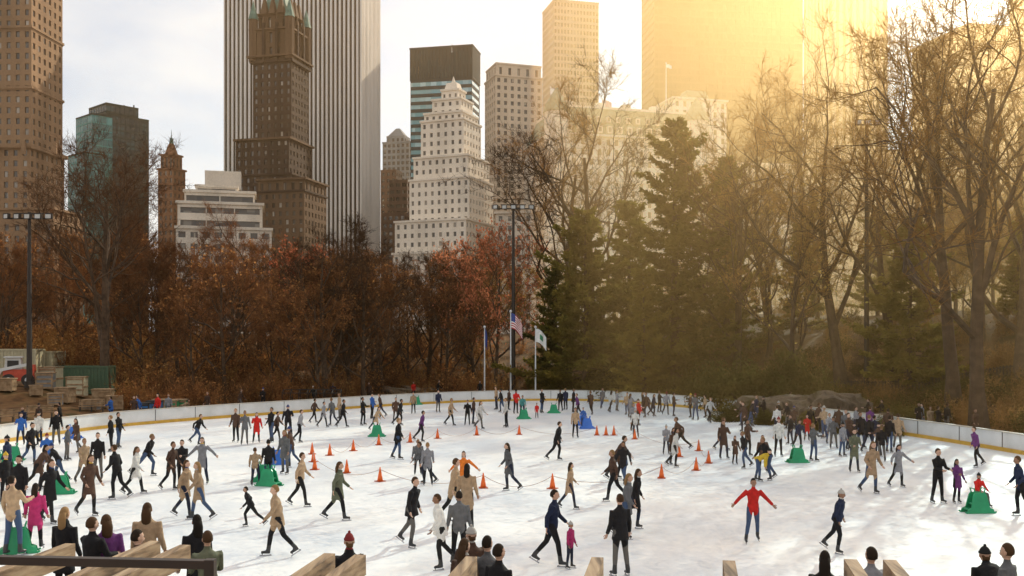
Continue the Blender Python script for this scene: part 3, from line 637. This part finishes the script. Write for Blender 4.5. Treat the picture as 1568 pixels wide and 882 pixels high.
def bench(px,d,rot):
    B=MB()
    for q in range(3): B.box((0,-.15+q*.16,.45),(1.8,.12,.04),0)
    for q in range(3): B.box((0,.28+q*.03,.6+q*.14),(1.8,.03,.1),0)
    for s in(-.8,0,.8): B.beam([s,-.2,0],[s,-.2,.43],.05,.05,1); B.beam([s,.25,0],[s,.36,.95],.05,.05,1); B.beam([s,-.2,.41],[s,.28,.41],.05,.04,1)
    x,y,z=gp(px,d); o=B.obj('park_bench',[m_wood,m_dk],False,(x,y,z)); o.rotation_euler=(0,0,rot)
for a in((60,70,.3),(20,67,.3),(140,75,.3)): bench(*a)
# ---------------------------------------------------------------- pergola
az=rad(10); dv=np.array([math.sin(az),math.cos(az),0]); pv=np.array([math.cos(az),-math.sin(az),0]); B=MB()
m_beam,nt,bs=newmat('weathered_beam')
tc=N(nt,'ShaderNodeTexCoord'); mp=N(nt,'ShaderNodeMapping'); mp.inputs['Rotation'].default_value=(0,0,az); mp.inputs['Scale'].default_value=(22,1.5,22); nz=N(nt,'ShaderNodeTexNoise'); nz.inputs['Scale'].default_value=1; nz.inputs['Detail'].default_value=8
nt.links.new(tc.outputs['Object'],mp.inputs[0]); nt.links.new(mp.outputs[0],nz.inputs['Vector']); r=ramp(nt,[(.32,(.10,.06,.035)),(.5,(.30,.20,.12)),(.7,(.45,.33,.21))]); nt.links.new(nz.outputs['Fac'],r.inputs[0]); nt.links.new(r.outputs[0],bs.inputs['Base Color']); bs.inputs['Roughness'].default_value=.85
bp=N(nt,'ShaderNodeBump'); bp.inputs['Strength'].default_value=.5; bp.inputs['Distance'].default_value=.01; nt.links.new(nz.outputs['Fac'],bp.inputs['Height']); nt.links.new(bp.outputs[0],bs.inputs['Normal'])
for px,yt in ((108,832),(238,828),(284,834),(505,847),(552,849),(722,852),(915,853),(1116,858),(1302,856),(1362,857),(1580,858)):
    t=(px-784)/F
    d=6.75/(1+t*math.tan(az)) ; e=P(px,yt,d); e[2]-=.07; s=e-dv*3.6; s[2]=e[2]-.10; B.beam(e,s,.08,.14,0)
for q in (6.0,3.6):
    cen=dv*q; a=cen-pv*6.5; b2=cen+pv*6.5; a[2]=b2[2]=3.86; B.beam(a,b2,.12,.16,1)
    for s in(-6,-2,2,6):
        c_=dv*q+pv*s; zb=max(H(c_[0],c_[1]),.0)-.2; B.beam([c_[0],c_[1],zb],[c_[0],c_[1],3.78],.14,.14,1)
a=P(-60,856,6.2);b2=P(322,864,6.0); B.beam(a,b2,.06,.05,1); B.beam(b2+[0,0,.03],[b2[0],b2[1],3.9],.06,.06,1); B.beam(a*.99,[a[0],a[1],3.9],.06,.06,1)
B.obj('wooden_pergola',[m_beam,plain('steel_brown',(.05,.035,.028),.5)])
# ---------------------------------------------------------------- people
m_coat=objcol('coat','coat');m_pants=objcol('pants','pants');m_hair=objcol('hair','hair');m_hat=objcol('hat','hat');m_skin=objcol('skin','skin');m_boot=plain('boot',(.03,.03,.032),.4);m_blade=plain('blade',(.5,.5,.52),.25,.5,1); m_eye=plain('eye',(.02,.015,.01),.3)
PM=[m_coat,m_pants,m_boot,m_skin,m_hair,m_hat,m_blade,m_eye]
def nrm(v): v=np.array(v,float); return v/np.linalg.norm(v)
POSES={
'stand':(3,[(2,4,4),(-3,4,4)],[(5,10,18),(0,12,22)]),
'wait':(2,[(4,6,6),(-4,5,5)],[(22,12,85),(25,10,80)]),
'look':(-3,[(8,14,7),(-5,3,3)],[(30,14,95),(-6,14,30)]),
'walk':(7,[(20,12,3),(-18,22,3)],[(-22,12,25),(24,12,35)]),
'step':(10,[(10,16,5),(-12,30,4)],[(12,16,45),(-8,14,50)]),
'glide':(12,[(16,24,4),(-22,20,7)],[(8,22,30),(-10,20,30)]),
'stride':(22,[(30,40,4),(-32,18,10)],[(-32,16,40),(30,18,55)]),
'arms':(6,[(8,14,8),(-12,18,8)],[(8,52,22),(2,46,34)]),
'bend':(62,[(18,20,8),(-4,10,8)],[(58,8,15),(50,10,20)]),
'reach':(5,[(10,12,4),(-10,12,4)],[(14,36,14),(8,12,35)]),
'push':(30,[(14,26,5),(-18,22,5)],[(62,6,18),(60,6,20)]),
'sit':(8,[(84,82,9),(80,84,9)],[(38,10,55),(36,10,60)]),
}
def make_person(pose,style):
    lean,legs,arms=POSES[pose]; lean=rad(lean); t=np.array([0,-math.sin(lean),math.cos(lean)]); fw=np.array([0,-math.cos(lean),-math.sin(lean)])
    caps=[]; K=MB()
    def seg(pts,rs,lab,n=10,ref=np.array([1.,0,0])):
        K.tube(pts,rs,n,0,True,ref)
        rs2=[q if np.isscalar(q) else (q[0]+q[1])/2 for q in rs]
        for a in range(len(pts)-1): caps.append((np.array(pts[a]),np.array(pts[a+1]),rs2[a],rs2[a+1],lab))
    pel=np.zeros(3)
    seg([pel-t*.10,pel-t*.04,pel+t*.14,pel+t*.34,pel+t*.45,pel+t*.50,pel+t*.54],[(.12,.10),(.165,.13),(.15,.12),(.185,.135),(.175,.115),(.10,.08),(.055,.055)],0,14)
    zmin=9; feet=[]
    for s,(sw,kn,ab) in zip((-1,1),legs):
        a=rad(sw); k=rad(sw-kn); b_=math.sin(rad(ab))
        hip=pel+np.array([s*.09,0,-.03]); knee=hip+.44*nrm([s*b_,-math.sin(a),-math.cos(a)]); sd=nrm([s*b_,-math.sin(k),-math.cos(k)]); ank=knee+.42*sd
        seg([hip,hip*.6+knee*.4,knee,knee*.6+ank*.4,ank],[.1,.088,.065,.062,.047],1)
        kk=k*.75 if sw<0 else k*.2
        if pose=='sit': kk=0
        ff=nrm([s*.12,-math.cos(kk),math.sin(kk)]); uu=np.array([0,ff[2],-ff[1]]); uu=nrm(uu)
        he=ank-ff*.05-uu*.05; to=ank+ff*.17-uu*.06
        seg([knee*.25+ank*.75,ank,ank-uu*.04],[.056,.058,.05],2); seg([he,(he+to)/2,to],[.046,.045,.034],2,8)
        feet.append((he,to,uu,ff)); zmin=min(zmin,(he-uu*.095)[2],(to-uu*.085)[2])
    hands=[]
    for s,(sw,ab,fl) in zip((-1,1),arms):
        sh=pel+t*.44+np.array([s*.185,0,0]); a,b_,f_=rad(sw),rad(ab),rad(fl)
        dU=nrm(-t*math.cos(a)*math.cos(b_)+fw*math.sin(a)+np.array([s*math.sin(b_),0,0])); el=sh+.29*dU
        dF=nrm(dU*math.cos(f_)+(fw+np.array([-s*.35,0,0]) if fl>40 else fw)*math.sin(f_)); wr=el+.25*dF
        seg([sh-dU*.02,sh*.5+el*.5,el,el*.5+wr*.5,wr],[.078,.066,.056,.052,.045],0)
        hands.append((wr,dF,s))
    if style in(1,3):
        hem=pel-np.array([0,0,.36 if style==1 else .2])-np.array([0,math.sin(lean)*.05,0]); 
        if pose!='sit': seg([pel+t*.16,pel,pel*.5+hem*.5,hem],[(.16,.13),(.178,.15),(.19,.17),(.205,.19)],0,14)
    else: seg([pel+t*.1,pel-t*.09],[(.17,.14),(.182,.15)],0,14)
    hl=lean*.35; ht=np.array([0,-math.sin(hl),math.cos(hl)]); nb=pel+t*.52; hc=nb+ht*.17
    seg([nb-t*.03,nb+ht*.1],[.06,.052],3)
    if style in(1,2): seg([nb-t*.01,nb+t*.045],[.085,.08],5)
    ob=bpy.data.objects.new('tmp',K.mesh('tmp',[])); COL.objects.link(ob)
    md=ob.modifiers.new('r','REMESH'); md.mode='VOXEL'; md.voxel_size=.022
    s2=ob.modifiers.new('s','SMOOTH'); s2.iterations=3; s2.factor=.5
    dg=bpy.context.evaluated_depsgraph_get(); ev=ob.evaluated_get(dg); me=bpy.data.meshes.new_from_object(ev)
    nv=len(me.vertices); V=np.zeros(nv*3,np.float32); me.vertices.foreach_get('co',V); V=V.reshape(-1,3).astype(float)
    Fc=[list(p.vertices) for p in me.polygons]; bpy.data.objects.remove(ob); bpy.data.meshes.remove(me)
    q4=np.array([f for f in Fc if len(f)==4]); cen=V[q4].mean(1)
    best=np.full(len(cen),9.);lab=np.zeros(len(cen),int)
    for p0,p1,r0,r1,l in caps:
        e=p1-p0; u=np.clip(((cen-p0)@e)/(e@e+1e-9),0,1); dd=np.linalg.norm(cen-p0-u[:,None]*e,axis=1)-(r0+(r1-r0)*u)
        if l==0: dd=dd-.006
        mk=dd<best; best[mk]=dd[mk]; lab[mk]=l
    B=MB(); B.add(V,q4,lab)
    def hf(v):
        v=v.copy(); low=np.clip(-v[:,2],0,1); v[:,0]*=1-.32*low; v[:,1]=v[:,1]*(1-.12*low)-.10*low
        nose=(np.abs(v[:,0])<.22)&(v[:,1]<-.8)&(np.abs(v[:,2]+.12)<.22); v[nose,1]-=.22; return v
    B.ball(hc,(.078,.096,.125),14,12,3,hf)
    for s in(-1,1):
        B.ball(hc+[s*.03,-.09,.01],(.012,.008,.009),6,4,7); B.ball(hc+[s*.08,.008,-.005],(.012,.022,.034),6,5,3)
    B.ball(hc+[0,-.098,-.055],(.024,.008,.006),6,4,3)
    if style in(0,3,1):
        def cf(v):
            v=v.copy(); fr=(v[:,1]<-.25)&(v[:,2]<.35); v[fr]*=.82; lo=v[:,2]<-.35; v[lo]*=.8; return v
        B.ball(hc+[0,.012,.012],(.087,.104,.130),14,10,4,cf)
    if style==1:
        B.tube([hc+[0,.06,.04],hc+[0,.095,-.08],hc+[0,.10,-.2],hc+[0,.10,-.3]],[(.075,.05),(.09,.05),(.085,.04),(.05,.02)],8,4,True,np.array([1.,0,0]))
    if style==2:
        def cf2(v):
            v=v.copy(); v[:,2]=np.maximum(v[:,2],.18); return v
        B.ball(hc+[0,.006,.008],(.086,.104,.138),14,10,5,cf2); B.tube([hc+[0,.004,.028],hc+[0,.004,.055]],[(.09,.107),(.089,.105)],14,5,True,np.array([1.,0,0])); B.ball(hc+[0,.01,.155],.024,8,6,5)
        B.tube([hc+[0,.05,0],hc+[0,.075,-.08]],[(.07,.04),(.05,.03)],8,4,True,np.array([1.,0,0]))
    for wr,dF,s in hands:
        sd=nrm(np.cross(dF,[0.001,-1,.1])); nn=np.cross(sd,dF)
        B.tube([wr-dF*.01,wr+dF*.04,wr+dF*.085],[(.022,.016),(.036,.016),(.036,.013)],8,3,True,sd)
        for q,L in enumerate((.055,.068,.075,.066)):
            o=wr+dF*.082+sd*(-.027+.018*q); k1=o+dF*L*.5+nn*.006; B.tube([o,k1,k1+dF*L*.4+nn*.022],[.009,.0085,.007],5,3)
        o=wr+dF*.03+sd*.03*(-s); B.tube([o,o+sd*.028*(-s)+dF*.025,o+sd*.034*(-s)+dF*.06],[.011,.010,.008],5,3)
    for he,to,uu,ff in feet:
        a=he-uu*.05;b_=to-uu*.035
        B.beam(a-uu*.03-ff*.03,b_-uu*.045+ff*.03,.006,.03,6)
        B.beam(a-uu*.0,a-uu*.03,.02,.03,6); B.beam(b_-ff*.03,b_-ff*.03-uu*.04,.02,.03,6)
    B.V=[v-np.array([0,0,zmin]) for v in B.V]
    return B.mesh('person_mesh',PM,True), -zmin
PMESH={}
def pm(pose,style):
    if (pose,style) not in PMESH: PMESH[(pose,style)]=make_person(pose,style)
    return PMESH[(pose,style)]
CC={'k':(.016,.015,.017),'n':(.018,.026,.06),'g':(.13,.13,.135),'b':(.09,.05,.035),'t':(.42,.29,.18),'w':(.68,.66,.62),'r':(.6,.025,.02),'u':(.04,.14,.45),'p':(.5,.04,.16),'v':(.14,.04,.16),'y':(.7,.48,.05),'e':(.16,.17,.11),'o':(.75,.2,.03),'c':(.1,.35,.33),'h':(.28,.28,.3)}
pr=random.Random(11); pc=random.Random(21)
def person(x,y,z,pose,col,head=None,h=None,style=None,name=None):
    st=style if style is not None else pr.choice([0,0,0,1,2,3,3]); me,_=pm(pose,st)
    if col=='k' and y>38 and pc.random()<.35: col=pc.choice('gbbtnwehrvt')
    o=bpy.data.objects.new(name or 'ice_skater',me); COL.objects.link(o)
    o.location=(x,y,z); hd=pr.choice([90,-90,60,-70,120,-110,20,-30,160,200]) if head is None else head
    o.rotation_euler=(0,0,rad(hd+pr.uniform(-15,15))); s=(h or pr.uniform(.88,1.05)); mir=pr.choice([-1,1]); o.scale=(s*pr.uniform(.9,1.08)*mir,s*pr.uniform(.95,1.08),s)
    c=CC[col]; f=pr.uniform(.8,1.2); o.color=(c[0]*f,c[1]*f,c[2]*f,1); return o
def skater(px,py,pose='',col='',head=None,h=None,style=None,name=None):
    d=F*H0/(py-YH); x=(px-784)/F*d
    pose=pose or pr.choice(['glide','walk','step','look','stand','step','wait','stand','look'])
    if pose=='stand' and pr.random()<.4: pose='look'
    if pose=='walk' and pr.random()<.4: pose='step'
    col=col or pr.choice('kkkknngbbkteghwkruv')
    s=float(sdist(np.array([x]),np.array([d]))[0]); z=.02
    if s>0: z=max(.03,H(x,d))
    if -.7<s<.7:
        c=RK.mean(0); dr=c-np.array([x,d]); dr/=np.linalg.norm(dr); x+=dr[0]*1.2; d+=dr[1]*1.2; z=.02
    return person(x,d,z,pose,col,head,h,style,name)
SK=[(845,867,'walk','n',80,None,0),(873,872,'stand','p',60,.62,2),(950,884,'stand','k',200,1.05,3),(972,812,'glide','k',70,None,1),(1153,833,'arms','r',-12,None,0),(1282,848,'glide','n',60,.92,2),(1334,757,'walk','t',10,None,1),(1375,747,'arms','h',30,None,1),(1436,772,'wait','k',5,1.02,0),(1466,772,'stand','v',0,.82,1),(1563,792,'walk','n',-90,1.05,0),(1308,724,'wait','k',10,None,1),(1350,708,'stand','k',180,None,0),(1330,694,'walk','k'),(1290,700,'stand','k',30),(1276,688,'stand','g',0),(1246,707,'stand','g',100,.95,0),(1160,738,'bend','y',60,.85,2),(1177,736,'push','k',-60),(1140,718,'glide','k',-80),(1126,712,'stand','b',0,.7),(1108,704,'stand','b',20,1,1),(1033,716,'walk','w',90,.95,1),(1020,697,'wait','h',0,.8),(1042,692,'stride','b',-90),(973,671,'stand','w',0,.9,2),(881,671,'stand','t',20,.95,0),(853,706,'glide','k',75,None,3),(872,780,'walk','t',80,.85,1),(780,753,'walk','g',-80,.98,1),(695,800,'walk','t',90,1.08,3),(715,812,'stand','t',180,1.05,1),(675,872,'walk','w',-60,1,3),(710,762,'arms','o',10,.9,1),(703,868,'stand','g',170,1,0),(630,839,'glide','k',70,1.05,3),(652,742,'push','g',-80),(640,728,'stand','k',0,.8),(645,677,'glide','k',80,.95),(609,704,'reach','k',90,1.05,3),(690,652,'walk','k',80,1,3),(716,652,'stand','k',0),(735,657,'walk','w',80),(725,650,'stand','b'),(612,652,'glide','k',80),(606,648,'walk','b'),(517,797,'walk','e',80,1,1),(525,655,'walk','k',80),(509,652,'walk','g'),(460,776,'walk','t',85,1,0),(425,853,'walk','t',-60,1.02,3),(384,808,'stride','k',-80,.7,0),(391,745,'stand','t',180,.8,0),(411,743,'stand','k',180,.95,0),(436,727,'stand','g',-20,1,1),(446,716,'walk','b'),(310,742,'arms','h',0,1,1),(305,797,'walk','t',-70,1,1),(283,793,'walk','t',80,1,1),(262,752,'walk','b',80,1,3),(278,748,'stand','k',0),(225,730,'stride','k',80,1,0),(207,757,'walk','w',80,.95,1),(179,765,'walk','k',-90,1.05,0),(150,736,'stand','k',10),(136,792,'walk','b',70,1.08,1),(128,742,'walk','t'),(170,692,'stand','k'),(182,687,'stand','k',90),(103,706,'stand','g',90),(118,694,'walk','b'),(86,682,'stand','k'),(72,720,'wait','u',0,.85,2),(76,802,'walk','k',70,1.08,1),(47,712,'walk','k',80),(54,842,'stand','p',180,.95,1),(20,852,'stand','t',170,1.12,0),(30,792,'stand','k',0,1.05,3),(8,772,'stand','k'),(60,684,'stand','w',0,1,2),(32,682,'stand','u'),(12,742,'stand','n'),(58,750,'push','b',90,.95),(90,740,'push','k',-70),
(302,682,'stride','k',80,.95),(361,678,'stand','k',0),(375,682,'stand','k',20,1,3),(393,679,'stand','r',0,.9,1),(415,678,'stand','k'),(424,676,'walk','b'),(441,670,'stand','k'),(459,678,'walk','k',80),(481,648,'walk','b'),(495,655,'walk','h'),(570,642,'stand','u'),(575,660,'push','k',60,.85),(520,642,'stand','k'),
(633,634,'stand','k',0,.9),(671,632,'stand','n',30,.95),(760,628,'','k'),(768,632,'walk','k'),(779,628,'','b'),(790,634,'','r'),(775,655,'stand','w'),(800,638,'push','c',0,.9),(822,641,'stand','r',0,.6),(830,633,'stand','k'),(858,630,'stand','k'),(866,628,'stand','n'),(878,632,'','k'),(922,626,'','g'),(935,632,'','w'),(945,630,'','k'),(960,636,'','t'),(966,640,'','h'),(985,634,'','k'),(991,640,'','b'),(1000,638,'','n'),(1010,632,'','k'),(1020,636,'','h'),(1032,638,'','k'),(1065,644,'','g'),(1080,640,'','t'),(1087,648,'','w'),(978,652,'','r'),(969,660,'','h'),(1135,652,'','k'),(1150,654,'','k'),(1140,662,'','b'),(1170,650,'','k'),(1158,648,'','n'),(1190,664,'','w'),(1193,655,'','k'),(1207,658,'','k'),(1216,664,'','b'),(1210,682,'stand','k'),(1222,690,'push','n',0,.9),(1240,668,'','k'),(1236,676,'','r',0,.8),(1252,664,'','k'),(1262,672,'','t'),(1270,680,'','k'),(1283,672,'','k'),(1296,680,'','g'),(1300,690,'','b'),(1318,688,'','k'),(1340,686,'','n'),(1345,700,'stand','b'),(1362,694,'','k'),(1375,688,'','t'),(1332,672,'','k'),(1310,668,'','h'),(1360,676,'','b'),(1495,716,'glide','k',-80),(1106,690,'','k'),(1145,700,'','b'),(1192,700,'','k'),(1168,724,'stand','b',0,.85),
(945,735,'push','b',70),(955,742,'walk','k'),(940,768,'walk','b',-80),(958,825,'walk','g',90,1.0,1),(885,640,'','k'),(905,636,'','b'),(893,655,'stand','u',0,.7),(556,652,'','k'),(583,640,'','b'),(655,745,'','h'),(1057,640,'','k'),(1030,712,'','b')]
for a in SK: skater(*a)
for px,d,col in [(170,70,'u'),(205,69,'b'),(212,69.5,'u'),(242,69.8,'r'),(258,72,'h'),(318,75,'b'),(368,79,'k'),(403,82,'k'),(480,88,'k'),(510,90,'n'),(565,93,'b'),(633,96,'r'),(671,97,'k'),(735,98,'k'),(858,99,'k'),(866,99.5,'n'),(945,98,'k'),(920,98,'w'),(985,95,'h'),(1032,91,'k'),(1210,77,'b'),(1283,71,'b'),(1330,68,'k'),(1350,67,'k'),(1407,62,'k'),(1412,62.6,'h'),(1424,61,'t'),(1437,60.4,'k'),(1450,60,'k'),(1492,57,'b'),(35,60,'n'),(60,62,'b'),(92,64,'k')]:
    x=(px-784)/F*d; s=float(sdist(np.array([x]),np.array([d]))[0])
    while s<.7: d+=.3; x=(px-784)/F*d; s=float(sdist(np.array([x]),np.array([d]))[0])
    person(x,d,H(x,d)+.03,pr.choice(['stand','wait','walk','look']),col,pr.choice([0,10,-20,90,-90]),name='onlooker')
x,y,z=gp(280,71.5); person(x,y,z+.03,'bend','k',80,name='onlooker')
for px,yt,col,st,po in [(98,788,'k',1,'stand'),(140,804,'k',0,'wait'),(163,800,'v',1,'stand'),(225,781,'t',1,'stand'),(208,824,'b',0,'stand'),(302,800,'k',1,'stand'),(318,826,'e',0,'wait'),(535,830,'k',2,'wait'),(722,820,'b',2,'wait'),(745,834,'g',0,'stand'),(762,847,'k',0,'stand'),(710,838,'b',1,'stand'),(1263,858,'k',1,'stand'),(1335,852,'h',0,'wait'),(1530,832,'k',2,'bend'),(1545,846,'g',0,'stand')]:
    d=F*(H0-2.44)/(yt-YH); person((px-784)/F*d,d,.71,po,col,180+pr.uniform(-40,40),1.0,st,name='spectator')
# ---------------------------------------------------------------- cones, skate aids
m_or=plain('cone_orange',(.8,.14,.02),.5)
B=MB(); B.box((0,0,.02),(.42,.42,.04),1); B.tube([[0,0,.04],[0,0,.36]],[.15,.095],14,0); B.tube([[0,0,.36],[0,0,.5]],[.0955,.066],14,2,False); B.tube([[0,0,.5],[0,0,.74]],[.065,.024],14,0)
CONE=B.mesh('traffic_cone_mesh',[m_or,plain('cone_base',(.5,.09,.02)),m_or],True)
cones=[(505,698),(541,691),(480,708),(482,720),(582,738),(531,725),(670,672),(580,682),(730,667),(795,666),(740,748),(846,749),(914,667),(928,667),(940,667),(972,673),(1013,733),(1066,721),(1085,710),(1070,691),(628,678),(1040,700),(478,696)]
cp=[]
for px,py in cones:
    d=F*H0/(py-YH); x=(px-784)/F*d; cp.append((x,d)); inst('traffic_cone',CONE,(x,d,.022),px,.78)
B=MB(); 
for a,b_ in((2,3),(3,4),(4,10),(10,11),(11,16),(16,17),(17,18),(18,19),(19,15),(15,14),(12,9),(9,8),(8,6),(6,20),(20,7),(7,1),(1,0)):
    pa,pb=cp[a],cp[b_]; pts=[[pa[0]*(1-t)+pb[0]*t,pa[1]*(1-t)+pb[1]*t,.5-.45*4*t*(1-t)*.95] for t in np.linspace(0,1,10)]; B.tube(pts,.010,4,0)
B.obj('barrier_rope',[plain('rope',(.4,.25,.2))])
def aid_mesh(m):
    B=MB(); prof=[(-.5,0),(.5,0),(.46,.14),(.33,.20),(.24,.62),(.18,.70),(-.18,.70),(-.24,.62),(-.33,.2),(-.46,.14)]
    for s in(-1,1):
        y0=s*.20
        vs=[[x,y0*(1-z*.5)-.025,z] for x,z in prof]+[[x,y0*(1-z*.5)+.025,z] for x,z in prof]; k=len(prof)
        B.add(vs,[[q,(q+1)%k,(q+1)%k+k,q+k] for q in range(k)],0); n0=B.n-2*k
        B.F.append((np.arange(k)+n0)[None]);B.M.append(np.array([0])); B.F.append((np.arange(k)[::-1]+n0+k)[None]);B.M.append(np.array([0]))
        B.tube([[-.56,y0,.06],[-.5,y0,.025],[.5,y0,.025],[.56,y0,.06]],.03,6,0)
    B.box((0,0,.32),(.5,.32,.05),0); B.box((0,0,.14),(.86,.36,.05),0)
    for s in(-1,1): B.tube([[s*.16,-.12,.68],[s*.2,-.12,.84],[s*.2,.12,.84],[s*.16,.12,.68]],.024,8,0)
    return B.mesh('skate_aid_mesh',[m],False)
AG=aid_mesh(plain('plastic_green',(.015,.3,.13),.35)); AB=aid_mesh(plain('plastic_blue',(.03,.15,.55),.35))
for px,py,me,r in [(1497,786,AG,.1),(1221,709,AG,.1),(93,757,AG,.2),(8,718,AG,.1),(28,848,AG,.4),(412,745,AG,-.3),(405,738,AG,.2),(577,669,AG,.1),(848,633,AG,0),(802,642,AG,.2),(899,657,AB,.1),(425,712,AB,.3),(112,672,AB,.1),(893,652,AB,-.4),(20,706,AG,.3),(638,620,AG,.2)]:
    d=F*H0/(py-YH); x=(px-784)/F*d; inst('skating_aid',me,(x,d,.022),r,.95)
o=skater(1497,778,'sit','r',10,.76,2); o.location.z=.06
# ---------------------------------------------------------------- haze and added glow
def hazebox(name,c,size,dens,g,colr):
    m=bpy.data.materials.new(name); m.use_nodes=True; nt=m.node_tree; nt.nodes.clear()
    o=N(nt,'ShaderNodeOutputMaterial'); vs=N(nt,'ShaderNodeVolumeScatter'); vs.inputs['Color'].default_value=(*colr,1); vs.inputs['Density'].default_value=dens; vs.inputs['Anisotropy'].default_value=g
    nt.links.new(vs.outputs[0],o.inputs['Volume']); B=MB(); B.box(c,size); return B.obj(name,[m])
hazebox('haze',(0,380,115),(1500,900,260),.00028,.82,(1,.64,.32))
hazebox('glow_volume',(99,132,38),(190,190,84),.0038,.68,(1,.52,.20))  # scattering box added over the right-hand trees, stands in for golden lens glow
# ---------------------------------------------------------------- light
w=bpy.data.worlds.new('World'); scene.world=w; w.use_nodes=True; nt=w.node_tree; bg=nt.nodes['Background']
sk=N(nt,'ShaderNodeTexSky',sky_type='NISHITA'); sk.sun_disc=False; sk.sun_elevation=SUN_EL; sk.sun_rotation=SUN_AZ; sk.dust_density=2.0
tc=N(nt,'ShaderNodeTexCoord'); mp=N(nt,'ShaderNodeMapping'); mp.inputs['Scale'].default_value=(1,1,2.6)
nz=N(nt,'ShaderNodeTexNoise'); nz.inputs['Scale'].default_value=2.6; nz.inputs['Detail'].default_value=9; nz.inputs['Distortion'].default_value=.4
nt.links.new(tc.outputs['Generated'],mp.inputs[0]); nt.links.new(mp.outputs[0],nz.inputs['Vector'])
r=ramp(nt,[(.38,(.3,.3,.3)),(.60,(.97,.97,.97))]); nt.links.new(nz.outputs['Fac'],r.inputs[0])
mx=N(nt,'ShaderNodeMixRGB'); mx.inputs[2].default_value=(8.5,7.9,7.2,1)
nt.links.new(r.outputs[0],mx.inputs[0]); nt.links.new(sk.outputs[0],mx.inputs[1]); nt.links.new(mx.outputs[0],bg.inputs[0]); bg.inputs[1].default_value=.135
L=bpy.data.lights.new('sun','SUN'); L.energy=5; L.angle=rad(.5); L.color=(1,.80,.56); lo=bpy.data.objects.new('sun',L); COL.objects.link(lo)
sd=Vector((math.sin(SUN_AZ)*math.cos(SUN_EL),math.cos(SUN_AZ)*math.cos(SUN_EL),math.sin(SUN_EL))); lo.rotation_euler=sd.to_track_quat('Z','Y').to_euler()
cam=bpy.data.cameras.new('camera'); cam.sensor_width=36; cam.lens=F/1568*36; cam.shift_y=(YH-441)/1568; cam.clip_end=6000
co=bpy.data.objects.new('camera',cam); COL.objects.link(co); co.location=(0,0,H0); co.rotation_euler=(rad(90),0,0); scene.camera=co
scene.view_settings.view_transform='Standard'; scene.view_settings.look='None'; scene.view_settings.exposure=0
print('done',time.time()-T0)
